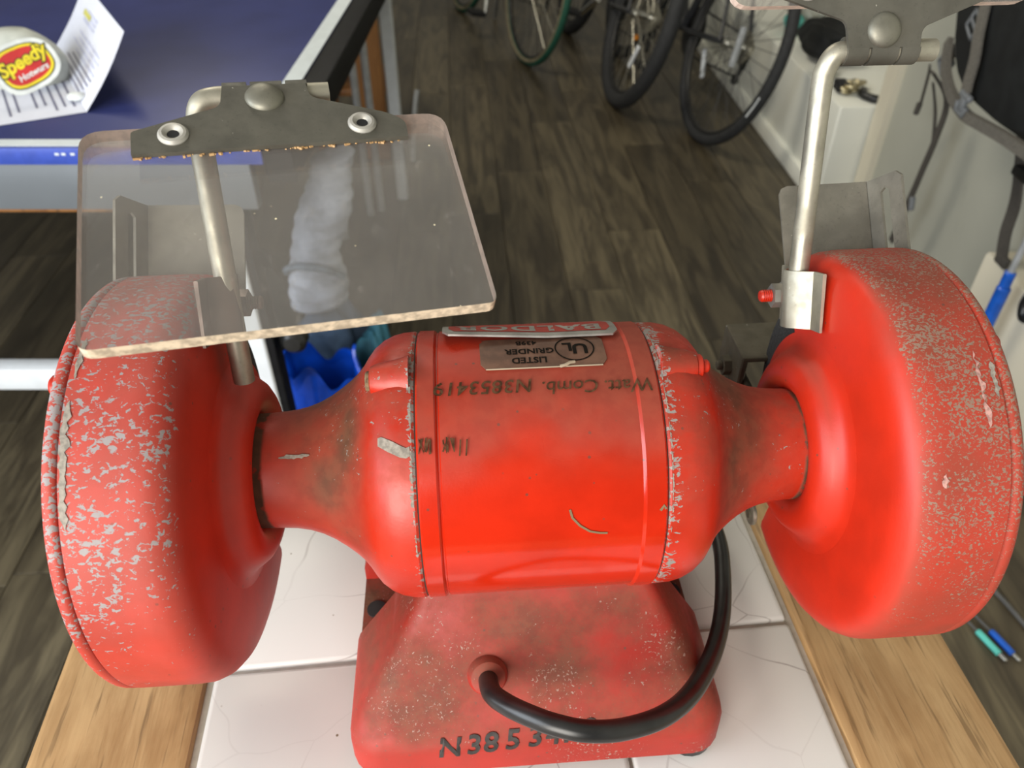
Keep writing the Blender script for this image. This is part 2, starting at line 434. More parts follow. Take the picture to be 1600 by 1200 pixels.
# ------------------------------------------------------------------ room
def struct(o): o['kind'] = 'structure'; return o
A = radians(-3.8)
fl = struct(empty('floor'))
bm = bmesh.new(); box(bm, (-.9, 2.2, -.018), (4.6, 7.6, .02)); build('subfloor', bm, M['subfloor'], fl, smooth=False)
pw, pl = .157, 1.2
dirv = Vector((sin(A), cos(A), 0)); acv = Vector((cos(A), -sin(A), 0))
bm = bmesh.new(); box(bm, (0, 0, -.004), (pw - .0016, pl - .0016, .008), bev=.0009)
plank0 = build('plank', bm, M['laminate'], fl, smooth=False)
seam0 = {0: 3.42, 1: 2.525, 2: 2.965, 3: 2.086, 4: 2.72, -1: 2.1, -2: 2.9, 5: 2.4}
first = True
for k in range(-16, 10):
    ac = .1155 + pw * (k - 1) + pw / 2
    s0 = seam0.get(k, random.uniform(2, 3.2))
    for j in range(-4, 5):
        al = s0 + pl * (j + .5)
        p = acv * ac + dirv * al
        if p.x < -2.5 or p.x > 1.5 or p.y < -.6 or p.y > 5.6: continue
        if first: o = plank0; first = False
        else: o = plank0.copy(); link(o, fl)
        o.location = p; o.rotation_euler = (0, 0, -A)
WX = 1.085
def wallbox(name, c, s, m): 
    bm = bmesh.new(); box(bm, c, s); return struct(build(name, bm, m, smooth=False))
wallbox('wall_right', (WX + .30, .31, 1.33), (.6, 3.80, 2.72), M['wall'])
wallbox('trim_1', (WX + .045, 2.245, 1.33), (.13, .07, 2.72), M['cream'])
wallbox('wall_right_far', (1.42, 4.13, 1.33), (.2, 3.70, 2.72), M['wall_white'])
wallbox('wall_back', (-.6, 6.05, 1.33), (4.6, .2, 2.72), M['wall_white'])
wallbox('wall_left', (-2.75, 2.15, 1.33), (.2, 7.6, 2.72), M['wall_white'])
wallbox('ceiling', (-.6, 2.2, 2.76), (4.6, 7.7, .12), M['wall_white'])
pe = radians(2.4)
bm = bmesh.new(); box(bm, (.2, 1.75, .165), (.40, 3.5, .29), bev=.008)
pln = build('plinth', bm, M['plinth']); pln.location = (.965, 2.285, 0); pln.rotation_euler = (0, 0, pe)
pln.name = 'trim_2'; struct(pln)
bm = bmesh.new(); box(bm, (-.008 + .2, 1.75, .028), (.416, 3.516, .055), bev=.004)
o = build('skirting', bm, M['plinth'], pln)
bm = bmesh.new(); box(bm, (1.05, .93, .155), (.10, 1.04, .31), bev=.008); struct(build('trim_3', bm, M['cream']))

# ------------------------------------------------------------------ tiled table
TR = radians(5.8)
tb = empty('tiled_table', (-.0014, .2426, .75), TR)
tag(tb, 'low table with crazed white tile top and wide worn oak edging, under the red grinder', 'table')
TW, TF, TN, WB = .1635, .112, -.221, .0795
bm = bmesh.new(); box(bm, (0, (TF + TN) / 2, -.0125), (2 * TW + .004, TF - TN + .004, .018)); build('grout', bm, M['grout'], tb, smooth=False)
bm = bmesh.new(); box(bm, (0, 0, -.004), (.1058, .1066, .008), bev=.0022); tile0 = build('tile', bm, M['tile'], tb, angle=60)
first = True
for r in range(3):
    for c in range(3):
        if first: o = tile0; first = False
        else: o = tile0.copy(); link(o, tb)
        o.location = ((c - 1) * .1077, .0555 - r * .1095, random.uniform(-.0002, .0002))
        o.rotation_euler = (random.uniform(-.003, .003), random.uniform(-.003, .003), random.uniform(-.004, .004))
yc = (TF + TN) / 2; yl = TF - TN
for sx in (-1, 1):
    bm = bmesh.new(); box(bm, (sx * (TW + WB / 2 + .001), yc, -.011), (WB, yl + 2 * .0735, .024), bev=.003); build('edge_board', bm, M['oak'], tb)
for yy in (TF + .037, TN - .037):
    bm = bmesh.new(); box(bm, (0, yy, -.011), (2 * TW, .0725, .024), bev=.003); build('edge_board', bm, M['oak_x'], tb)
bm = bmesh.new()
for sx in (-1, 1): box(bm, (sx * .17, yc, -.055), (.02, yl, .06))
for sy in (-1, 1): box(bm, (0, yc + sy * yl / 2, -.055), (.36, .02, .06))
build('apron', bm, M['oak_x'], tb)
for sx in (-1, 1):
    for sy in (-1, 1):
        bm = bmesh.new(); box(bm, (sx * .165, yc + sy * yl / 2, -.3865), (.045, .045, .727), bev=.003); build('leg', bm, M['oak'], tb)

# ------------------------------------------------------------------ bench grinder (local: x along the shaft, y away, z up)
AZ = .1355
gr = empty('bench_grinder', (.010, .2563, .75), radians(4.2))
tag(gr, 'worn red double wheel bench grinder with raised eye shields, standing on the tiled table', 'grinder')
AX = Matrix.Translation((0, 0, AZ))
def cylpt(u, th, r): return Vector((u, r * cos(th), AZ + r * sin(th)))
# motor housing: wrapped sheet with end bands
bm = bmesh.new()
pr = [(-.0497, .050), (-.0497, .0590), (-.0490, .0597), (-.0425, .0597), (-.0418, .0592), (-.0414, .0585), (-.0408, .0585), (-.0404, .0592),
      (.0376, .0592), (.0382, .0597), (.0388, .0601), (.0465, .0601), (.0472, .0594), (.0472, .050)]
rev(bm, pr, AX, 128)
mh = build('motor_housing', bm, M['red_body'], gr, angle=28)
# end bells with necks
for sx in (-1, 1):
    e = .0512 if sx < 0 else .0487
    bm = bmesh.new()
    pr = [(e - .004, .048), (e - .0012, .0588), (e, .0596), (.056, .0593), (.0605, .0583), (.065, .0562), (.069, .0530), (.0715, .0498), (.074, .0460), (.077, .0424), (.0805, .0392),
          (.085, .0358), (.090, .0325), (.0955, .0297), (.101, .0278), (.107, .0266), (.114, .0260), (.1205, .0258), (.1225, .0258)]
    rev(bm, [(sx * u, r) for u, r in pr], AX, 128)
    b = build('end_bell', bm, M['red_bell'], gr, angle=30)
    # screw bosses around the bell
    for th in (97, 277):
        bm = bmesh.new(); t = radians(th); c = cylpt(sx * (e + .001), t, .0545)
        rr = [(0, .0), (0, .0100), (.005, .0086), (.0125, .0072), (.0155, .0060), (.0163, .0035), (.0163, 0)]
        d = Vector((sx, 0, 0)); a_, b_ = frame_at(d)
        rev(bm, rr, Matrix.Translation(c) @ Matrix((d, a_, b_)).transposed().to_4x4(), 20)
        bo = build('screw_boss', bm, M['red_bell'], b)
        bm = bmesh.new(); c2 = c + d * .0155
        if sx > 0:
            cyl(bm, c2, d, .0052, .003, 20, .0006); cyl(bm, c2 + d * .003, d, .0028, .0032, 14, .0008)
            tag(build('through_bolt', bm, M['red_plain'], b), 'red painted bolt end')
        else:
            cyl(bm, c2, d, .0043, .0022, 16, .0006); tag(build('screw_head', bm, M['crud'], b), 'screw head caked in brown dirt')
# dark seams
for u in (-.0504, .0479):
    bm = bmesh.new(); rev(bm, [(u - .0008, .0580), (u - .0008, .0590), (u + .0008, .0590), (u + .0008, .0580)], AX, 96)
    build('housing_seam', bm, M['seam'], gr)
# chipped bare metal along the left bell's seam, and a bigger scrape below the lug
def on_cyl(u0, th0, R, flip=False):
    def fn(v):
        s = -1 if flip else 1
        return cylpt(u0 + s * v.x, th0 + s * v.y / R * (1 if flip else -1) * (1 if flip else 1), R)
    return fn
def strip(pts, R, name, mat, wd):
    """stroke on the motor cylinder, pts = (u, theta degrees)"""
    bm = bmesh.new()
    put(bm, polyline_flat([(p[0], p[1]) for p in pts], wd), lambda v: cylpt(v.x, v.y / R, R))
    return build(name, bm, mat, gr, smooth=False)
RR = .0603
def blob(pts, fn, bm):
    put(bm, ([Vector((x, y, 0)) for x, y in pts], [list(range(len(pts)))]), fn)
bm = bmesh.new()
for seedx in range(1):
    rnd = random.Random(3)
    k = 0; th = 78
    while th < 168:
        n = 5; w = rnd.uniform(.0004, .0015); h = rnd.uniform(1.2, 5)
        if rnd.random() < .78:
            P = [(-.0514, th)] + [(-.0514 - w * rnd.uniform(.4, 1), th + h * (i + .5) / 6) for i in range(6)] + [(-.0514, th + h)]
            vs = [bm.verts.new(cylpt(u, radians(t), .0598)) for u, t in P]; bm.faces.new(vs)
        th += h * rnd.uniform(.9, 1.6)
def bell_r(u):
    u = abs(u); pr = [(.0487, .0596), (.056, .0593), (.0605, .0583), (.065, .0562), (.069, .0530)]
    for (a, ra), (b2, rb) in zip(pr, pr[1:]):
        if a <= u <= b2: return ra + (rb - ra) * (u - a) / (b2 - a)
    return .0596
up_ = [(-.0520, 129.0), (-.0535, 129.6), (-.0560, 128.4), (-.0585, 126.9), (-.0605, 125.9), (-.0630, 124.6), (-.0645, 124.9)]
dn_ = [(-.0520, 132.6), (-.0535, 133.4), (-.0560, 132.9), (-.0585, 131.6), (-.0605, 130.6), (-.0630, 129.0), (-.0645, 128.0)]
ua = [bm.verts.new(cylpt(u, radians(t), bell_r(u) + .0004)) for u, t in up_]; da = [bm.verts.new(cylpt(u, radians(t), bell_r(u) + .0004)) for u, t in dn_]
for i in range(6): bm.faces.new((ua[i], ua[i + 1], da[i + 1], da[i]))
th = 78
rnd = random.Random(5)
while th < 175:
    w = rnd.uniform(.0003, .0010); h = rnd.uniform(1.2, 4.5)
    if rnd.random() < .85:
        P = [(.0489, th)] + [(.0489 + w * rnd.uniform(.3, 1), th + h * (i + .5) / 6) for i in range(6)] + [(.0489, th + h)]
        vs = [bm.verts.new(cylpt(u, radians(t), .0599)) for u, t in P]; bm.faces.new(vs)
    th += h * rnd.uniform(.85, 1.3)
build('paint_chip', bm, M['scrape'], gr, smooth=False)['kind'] = 'stuff'

# ---- nameplate, half peeled off the top of the motor
PU0, PU1, PT0, PT1 = -.0385, .0362, radians(57), radians(80.5)
def plate_pt(s, t, off=0):
    """s 0..1 from camera-left, t 0..1 from far to near edge"""
    u = PU0 + (PU1 - PU0) * s; th = PT0 + (PT1 - PT0) * t
    lift = .0012 + .0030 * t * max(0, 1 - s * 1.7) + .0007 * t
    return cylpt(u, th, .0597 + lift + off)
bm = bmesh.new()
NS, NT = 30, 8
def plate_grid(bm, s0, s1, t0, t1, off, thick=0, corner=0, mi=0):
    rings = []
    for i in range(NS + 1):
        s = s0 + (s1 - s0) * i / NS
        e = 0
        ds = min(s - s0, s1 - s)
        if corner and ds < corner: e = (1 - sqrt(max(0, 1 - (1 - ds / corner) ** 2))) * .16
        row = [plate_pt(s, t0 + e + (t1 - t0 - 2 * e) * j / NT, off) for j in range(NT + 1)]
        if thick: row += [plate_pt(s, t0 + e + (t1 - t0 - 2 * e) * j / NT, off - thick) for j in range(NT, -1, -1)]
        rings.append(row)
    loft(bm, rings, closed=bool(thick), cap=bool(thick), mi=mi)
plate_grid(bm, 0, 1, 0, 1, 0, .0009, .03)
npl = build('nameplate', bm, M['aluminium'], gr, angle=40); tag(npl, 'bent silver nameplate with red field and upside down lettering')
bm = bmesh.new(); plate_grid(bm, .035, .965, .16, .84, .00012, 0, .02); build('red_field', bm, M['plate_red'], npl)
bm = bmesh.new()
SW = (PU1 - PU0); TH = (PT1 - PT0) * .06
def plate_map(v): return plate_pt(.5 - v.x / SW, .62 + v.y / TH, .00025)
def plate_map2(v): return plate_pt(.5 - v.x / SW, .30 + v.y / TH, .00025)
V, Fc = text_faces('BALDOR', .0135, .0004, 0, 1.1); V = [Vector((v.x * 1.12, v.y * .82, 0)) for v in V]
put(bm, (V, Fc), plate_map)
build('plate_lettering', bm, M['aluminium'], npl, smooth=False)
bm = bmesh.new(); put(bm, text_faces('GRINDER-BUFFER', .0042, .0001), lambda v: plate_pt(.5 - v.x / SW, .075 + v.y / TH, .00025))
build('plate_small_lettering', bm, M['plate_red'], npl, smooth=False)

# ---- tarnished rating label
bm = bmesh.new()
def lab(s, t, off=0):  # s 0..1 camera-left to right, t 0 far .. 1 near
    return cylpt(-.0232 + .0517 * s, radians(78.5 + 20 * t), .0594 + off)
rings = []
for i in range(25):
    s = i / 24; ds = min(s, 1 - s); e = (1 - sqrt(max(0, 1 - (1 - min(ds, .06) / .06) ** 2))) * .16
    rings.append([lab(s, e + (1 - 2 * e) * j / 8, .00035) for j in range(9)] + [lab(s, e + (1 - 2 * e) * j / 8, -.0004) for j in range(8, -1, -1)])
loft(bm, rings)
rl = build('rating_label', bm, M['label_brown'], gr); tag(rl, 'small tarnished brown rating label printed in black, upside down')
bm = bmesh.new()
RL = .0594; LT = radians(20) * RL
def lm(cx, cy): return lambda v: lab((cx - v.x) / .0517, (cy + v.y) / LT, .00055)
put(bm, text_faces('LISTED', .0048, .00012), lm(.0200, LT * .78))
put(bm, text_faces('GRINDER', .0048, .00012), lm(.0205, LT * .50))
put(bm, text_faces('439B', .0042, .0001), lm(.0195, LT * .20))
V, Fc = text_faces('U', .0095, .0003); put(bm, ([Vector((v.x, v.y, 0)) for v in V], Fc), lm(.0415, LT * .47))
V, Fc = text_faces('L', .0080, .0003); put(bm, (V, Fc), lm(.0365, LT * .40))
V = []; Fc = []
for i in range(40):
    a = 2 * pi * i / 40; V += [Vector((cos(a) * .0083, sin(a) * .0083, 0)), Vector((cos(a) * .0077, sin(a) * .0077, 0))]
    j = (i + 1) % 40; Fc.append([2 * i, 2 * i + 1, 2 * j + 1, 2 * j])
put(bm, (V, Fc), lm(.0393, LT * .46))
build('label_print', bm, M['ink'], rl, smooth=False)
bm = bmesh.new()
tube(bm, [lab(.04 + .92 * i / 24, .995, .0003) for i in range(25)], .0003, 6)
tube(bm, [lab(.62, .995, .0004), lab(.66, .99, .0009), lab(.70, .93, .001), lab(.74, .90, .0006)], .0007, 6)
build('label_rim', bm, M['label_edge'], rl)

# ---- handwriting on the motor and on the base
bm = bmesh.new()
def mot(u0, th): return lambda v: cylpt(u0 - v.x, radians(th) + v.y / .0600, .0600 if -.0404 < u0 - v.x < .0376 else .0606)
put(bm, text_faces('N3853419', .0088, .0001, .15, 1.05), mot(-.0225, 106.8))
put(bm, text_faces('Comb.', .0084, .00005, .15, 1.0), mot(.0120, 108.3))
put(bm, text_faces('Watt.', .0084, .00005, .15, 1.0), mot(.0352, 109.0))
o = build('handwriting', bm, M['marker'], gr, smooth=False); tag(o, 'faded brown handwriting, upside down on the motor')
bm = bmesh.new()
rnd = random.Random(11)
def scrib(u, th, n, w, h):
    pts = []
    for i in range(n): pts.append((u + rnd.uniform(-w, w) * .5 + (i / n - .5) * w * .4, (th + (h if i % 2 else -h) * rnd.uniform(.6, 1))))
    put(bm, polyline_flat([(p[0], radians(p[1]) * .0602) for p in pts], .0007), lambda v: cylpt(v.x, v.y / .0602, .0605))
for u, n, w in ((-.0475, 9, .003), (-.0445, 9, .003), (-.0385, 8, .0026), (-.0355, 5, .0016)): scrib(u, 129.5, n, w, 3.2)
for u in (-.0325, -.0300): put(bm, polyline_flat([(u, radians(127.5) * .0602), (u - .0006, radians(133.5) * .0602)], .0006), lambda v: cylpt(v.x, v.y / .0602, .0605))
build('scribbled_writing', bm, M['marker'], gr, smooth=False)
bm = bmesh.new()
put(bm, polyline_flat([(.0085, radians(156) * .06), (.0095, radians(159.5) * .06), (.0125, radians(163) * .06), (.0165, radians(165.8) * .06), (.0205, radians(166.8) * .06), (.0235, radians(167) * .06)], .0009), lambda v: cylpt(v.x, v.y / .06, .0596))
put(bm, polyline_flat([(.0440, radians(158) * .06), (.0455, radians(156) * .06), (.0462, radians(157.5) * .06)], .0011), lambda v: cylpt(v.x, v.y / .06, .0604))
build('paint_scrape', bm, M['scrape_green'], gr, smooth=False)

# ---- pedestal
def rrect(u0, u1, w0, w1, r, z, n=5):
    P = []
    for cx, cy, a in ((u1 - r, w0 + r, -90), (u1 - r, w1 - r, 0), (u0 + r, w1 - r, 90), (u0 + r, w0 + r, 180)):
        for i in range(n + 1):
            t = radians(a + 90 * i / n); P.append((cx + r * cos(t), cy + r * sin(t), z))
    return P
bm = bmesh.new()
prof = [(-.0905, .0860, -.0815, .083, .015, .0085), (-.0925, .0880, -.0832, .085, .016, .0105), (-.0922, .0876, -.0828, .0847, .016, .026), (-.0905, .0860, -.0812, .083, .015, .0315),
        (-.0875, .0832, -.0782, .080, .013, .0365), (-.0700, .0668, -.0580, .060, .008, .0640), (-.0570, .0543, -.0425, .045, .006, .0860), (-.0510, .0488, -.036, .038, .005, .098), (-.049, .0470, -.034, .036, .005, .110)]
loft(bm, [rrect(*p) for p in prof])
ped = build('pedestal', bm, M['red_base'], gr, angle=50)
# cut the two side pockets that hold the mounting lugs
for sx in (-1, 1):
    cb = bmesh.new(); box(cb, (sx * .0855 + (-.0018), .004, .066), (.038, .046, .1))
    co = build('cutter', cb, M['rest_steel'], None, smooth=False); co.parent = gr
    md = ped.modifiers.new('cut', 'BOOLEAN'); md.operation = 'DIFFERENCE'; md.object = co; md.solver = 'EXACT'
bpy.context.view_layer.update()
dg = bpy.context.evaluated_depsgraph_get()
me = bpy.data.meshes.new_from_object(ped.evaluated_get(dg))
ped.modifiers.clear(); ped.data = me
for o in [o for o in bpy.data.objects if o.name.startswith('cutter')]: bpy.data.objects.remove(o)
me.polygons.foreach_set('use_smooth', [True] * len(me.polygons)); me.set_sharp_from_angle(angle=radians(40))
for sx in (-1, 1):
    bm = bmesh.new(); cyl(bm, (sx * .083 - .002, .006, .0155), (0, 0, 1), .0055, .0012, 18); build('mounting_hole', bm, M['black_matt'], ped)
for sx, cx in ((-1, -.075), (1, .0735)):
    for wy in (-.0685, .067):
        bm = bmesh.new(); cyl(bm, (cx, wy, 0), (0, 0, 1), .0125, .010, 20, .002); tag(build('foot', bm, M['black_rubber'], ped), 'black rubber foot')
# marker number on the sloping front of the base
bm = bmesh.new()
def pedfront(x, s):
    """x along base, s metres up the front face from the lip bottom"""
    pts = [(-.0834, .0105), (-.0830, .026), (-.0814, .0315), (-.0784, .0365), (-.0582, .064), (-.0427, .086)]
    for (w0, z0), (w1, z1) in zip(pts, pts[1:]):
        L = sqrt((w1 - w0) ** 2 + (z1 - z0) ** 2)
        if s <= L or (w1, z1) == pts[-1]:
            k = s / L; nrm = Vector((0, -(z1 - z0), (w1 - w0))).normalized()
            return Vector((x, w0 + (w1 - w0) * k, z0 + (z1 - z0) * k)) + nrm * .0004
        s -= L
chars = [('N', -.0452), ('3', -.0340), ('8', -.0262), ('5', -.0160), ('3', -.0055), ('4', .0030), ('1', .0092), ('1', .0142), ('9', .0200)]
for ch, u in chars:
    V, Fc = text_faces(ch, .0150, .00035, .12)
    put(bm, (V, Fc), lambda v, u=u: pedfront(u + v.x * .95, .0195 + max(-.0075, v.y) + (u + .047) * .07))
tag(build('handwriting', bm, M['marker_black'], ped, smooth=False), 'black marker number on the front of the base')
# cord and its gland
bm = bmesh.new()
gd = Vector((.06, -.80, .55)).normalized(); gp = Vector((-.0262, -.0585, .0555))
ga, gb = frame_at(gd)
rev(bm, [(0, 0), (0, .0095), (.006, .0092), (.0088, .0078), (.0102, .0052), (.0102, 0)], Matrix.Translation(gp) @ Matrix((gd, ga, gb)).transposed().to_4x4(), 28)
build('strain_relief', bm, M['red_base'], gr)
bm = bmesh.new()
cp = [gp + gd * .004, (-.0247, -.0765, .0680), (-.0190, -.0850, .0730), (-.0100, -.0930, .0775), (.0005, -.0995, .0805), (.0130, -.1030, .0805), (.0290, -.1015, .0770), (.0478, -.0945, .0720), (.0655, -.0790, .0620),
      (.0840, -.0530, .0480), (.0990, -.0235, .0360), (.1095, .0080, .0295), (.1150, .0330, .0250), (.1165, .062, .0190), (.112, .090, .0120), (.095, .118, .0085), (.07, .14, .0070), (.05, .165, .0065), (.04, .185, .0050), (.038, .206, -.006), (.038, .214, -.06), (.04, .22, -.2)]
tube(bm, smooth_path(cp, 6), .0045, 16)
tag(build('power_cord', bm, M['black_rubber'], gr), 'thick black cord looping from the gland round the base')

# ---- wheel guards
def guard(sx, shift, mat, a0, a1):
    f = lambda P: [(sx * (u + shift), r) for u, r in P]
    bm = bmesh.new()
    outer = [(.1268, .044), (.1266, .060), (.1270, .0745), (.1278, .0795), (.1296, .0838), (.1326, .0868), (.1366, .0884), (.142, .0888), (.1645, .0888)]
    inner = [(.1645, .0855), (.142, .0855), (.137, .0850), (.133, .083), (.1308, .080), (.1302, .0745), (.1302, .044)]
    prof = f(outer + inner)
    rings, full = rev(bm, prof + [prof[0]], AX, 90, a0, a1)
    bmesh.ops.remove_doubles(bm, verts=bm.verts, dist=1e-7)
    for ring in (rings[0], rings[-1]):
        vs = [v for v in ring if v.is_valid][:len(prof)]
        try: bm.faces.new(vs)
        except ValueError: pass
    # hub with the stepped boss where the neck enters
    hub = [(.1205, .0240), (.1185, .0268), (.1162, .0300), (.1155, .0335), (.1162, .0372), (.1182, .0402), (.1212, .0425), (.1242, .0445), (.1262, .0475), (.1268, .0520), (.1302, .0520), (.1302, .0240)]
    rev(bm, f(hub + [hub[0]]), AX, 80)
    g = build('wheel_guard', bm, mat, gr, angle=38)
    # outer cover with its seam
    bm = bmesh.new()
    cov = [(.1653, .0), (.1653, .0872), (.1660, .0882), (.1672, .0887), (.1690, .0886), (.1702, .0878), (.1708, .0862), (.1708, 0)]
    rev(bm, f(cov), AX, 90, a0, a1)
    c = build('guard_cover', bm, mat, gr, angle=38)
    bm = bmesh.new()
    rev(bm, f([(.1643, .084), (.1643, .0868), (.1656, .0868), (.1656, .084)]), AX, 60, a0, a1); build('cover_seam', bm, M['seam'], c)
    for th in (195, 110, 150 if sx > 0 else 230):
        t = radians(th); p = cylpt(sx * (.1700 + shift), t, .0800); d = Vector((sx, 0, 0))
        bm = bmesh.new(); cyl(bm, p, d, .0042, .0045, 16, .001); build('cover_screw', bm, M['red_plain'], c)
    return g
gL = guard(-1, .0032, M['red_guard_l'], radians(46), radians(281))
gR = guard(1, 0, M['red_guard_r'], radians(47.5), radians(281))
tag(gL, 'red guard on the shaded side, paint flaked to bare metal'); tag(gR, 'red guard flecked with fine chips')
# scrapes on the guards and the left neck: irregular patches lying on the paint
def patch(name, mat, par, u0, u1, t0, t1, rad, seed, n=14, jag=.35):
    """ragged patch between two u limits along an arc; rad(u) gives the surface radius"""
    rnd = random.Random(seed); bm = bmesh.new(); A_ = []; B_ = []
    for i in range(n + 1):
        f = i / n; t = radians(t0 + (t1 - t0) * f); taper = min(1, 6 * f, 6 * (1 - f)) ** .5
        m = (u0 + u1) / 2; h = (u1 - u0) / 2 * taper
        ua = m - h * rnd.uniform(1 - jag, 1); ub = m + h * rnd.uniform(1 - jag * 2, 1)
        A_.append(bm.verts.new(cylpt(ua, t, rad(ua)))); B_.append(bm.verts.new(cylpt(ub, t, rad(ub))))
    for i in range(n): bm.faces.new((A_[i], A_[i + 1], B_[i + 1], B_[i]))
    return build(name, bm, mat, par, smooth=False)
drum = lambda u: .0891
patch('paint_scrape', M['scrape'], gL, -.1677, -.1635, 117, 146, drum, 1, 22, .5)
patch('paint_scrape', M['scrape'], gL, -.1665, -.1640, 100, 112, drum, 2, 12, .5)
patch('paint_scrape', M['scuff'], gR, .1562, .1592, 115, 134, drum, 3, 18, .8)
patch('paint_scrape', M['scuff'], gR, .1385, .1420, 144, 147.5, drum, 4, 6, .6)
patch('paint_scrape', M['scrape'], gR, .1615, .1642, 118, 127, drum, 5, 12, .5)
def neck_r(u):
    u = abs(u); pr = [(.090, .0325), (.0955, .0297), (.101, .0278), (.107, .0266), (.114, .0260), (.1205, .0258)]
    for (a, ra), (b2, rb) in zip(pr, pr[1:]):
        if a <= u <= b2: return ra + (rb - ra) * (u - a) / (b2 - a) + .0005
    return .0330
bm = bmesh.new(); rnd = random.Random(8); up_ = []; dn_ = []
for i in range(13):
    u = -.1095 + .0135 * i / 12; w = 2.6 * min(1, 4 * (i / 12) * (1 - i / 12) + .25)
    up_.append(bm.verts.new(cylpt(u, radians(124.5 - w * rnd.uniform(.4, 1)), neck_r(u)))); dn_.append(bm.verts.new(cylpt(u, radians(124.5 + w * rnd.uniform(.4, 1)), neck_r(u))))
for i in range(12): bm.faces.new((up_[i], up_[i + 1], dn_[i + 1], dn_[i]))
build('paint_scrape', bm, M['scrape'], gr, smooth=False)
# grinding wheels
for sx, sh in ((-1, .0032), (1, 0)):
    bm = bmesh.new(); rev(bm, [(sx * (u + sh), r) for u, r in [(.1345, 0), (.1345, .0735), (.1355, .0745), (.1560, .0745), (.157, .0735), (.157, 0)]], AX, 64)
    build('grinding_wheel', bm, M['abrasive'], gr)
    # spark guard: radial plate with slotted outer flange
    rd = Vector((0, cos(radians(45)), sin(radians(45)))); nd = Vector((0, -sin(radians(45)), cos(radians(45)))); ud = Vector((sx, 0, 0))
    base = Vector((0, 0, AZ))
    U0, U1 = sx * (.1255 + sh), sx * (.1690 + sh)
    bm = bmesh.new(); th = .0012
    def P(u, r, n): return Vector((u, 0, 0)) + base + rd * r + nd * n
    r0, r1 = .078, .1235
    def sheet(bm, ring_top, ring_bot): loft(bm, [ring_bot, ring_top])
    cr = .004
    lo = [(U0, r0), (U1, r0), (U1, r1 + .001), (U0 + sx * cr, r1), (U0 + sx * cr * .3, r1 - cr * .3), (U0, r1 - cr)]
    sheet(bm, [P(u, r, th) for u, r in lo], [P(u, r, 0) for u, r in lo])
    sg = build('spark_guard', bm, M['zinc_plate'], gr, angle=30)
    # flange as frame around its slot
    bm = bmesh.new()
    def Fp(r, n, k): return P(U1 + sx * (.0012 * k + n * .28), r, n)
    out = [(r0, 0), (r0, .021), (r1 - .003, .021), (r1, .018), (r1 + .001, 0)]
    slo = [(r0 + .010, .0085), (r0 + .010, .0135), (r1 - .007, .0135), (r1 - .0055, .011), (r1 - .007, .0085)]
    vo = [[bm.verts.new(Fp(r, n, k)) for r, n in out] for k in (0, 1)]; vi = [[bm.verts.new(Fp(r, n, k)) for r, n in slo] for k in (0, 1)]
    for i in range(5):
        j = (i + 1) % 5
        bm.faces.new((vo[0][i], vo[0][j], vi[0][j], vi[0][i])); bm.faces.new((vo[1][i], vi[1][i], vi[1][j], vo[1][j]))
        bm.faces.new((vo[0][i], vo[1][i], vo[1][j], vo[0][j])); bm.faces.new((vi[0][i], vi[0][j], vi[1][j], vi[1][i]))
    tag(build('slotted_flange', bm, M['zinc_plate'], sg, smooth=False), 'turned up flange with a long slot')
    if sx < 0: continue
    # tool rest: folded plate on the far side
    bm = bmesh.new()
    x0, x1 = sx * (.1205 + sh), sx * (.172 + sh); h0 = .1300
    box(bm, ((x0 + x1) / 2, .0865, h0), (abs(x1 - x0), .033, .0035), bev=.0012)
    box(bm, (x0 + sx * .0018, .0865, h0 - .0125), (.0036, .033, .026), bev=.0012)
    tr = build('tool_rest', bm, M['rest_steel'], gr)
    bm = bmesh.new(); d = Vector((-sx, 0, 0)); p = Vector((x0, .0860, h0 - .0150))
    hexnut(bm, p, d, .0058, .0042); cyl(bm, p + d * .0042, d, .0028, .003, 12, .0006); build('bolt', bm, M['rest_steel'], tr, angle=25)
    bm = bmesh.new(); box(bm, (sx * (.1262 + sh), .078, h0 - .045), (.004, .040, .06), bev=.001); build('rest_arm', bm, M['rest_steel'], tr)
    bm = bmesh.new(); p = Vector((sx * (.1262 + sh), .024, .0585)); cyl(bm, p, d, .0068, .0022, 22, .0005); build('washer', bm, M['zinc'], tr)
    bm = bmesh.new(); cyl(bm, p + d * .002, d, .0030, .0012, 16, .0003); build('bolt', bm, M['rest_steel'], tr)

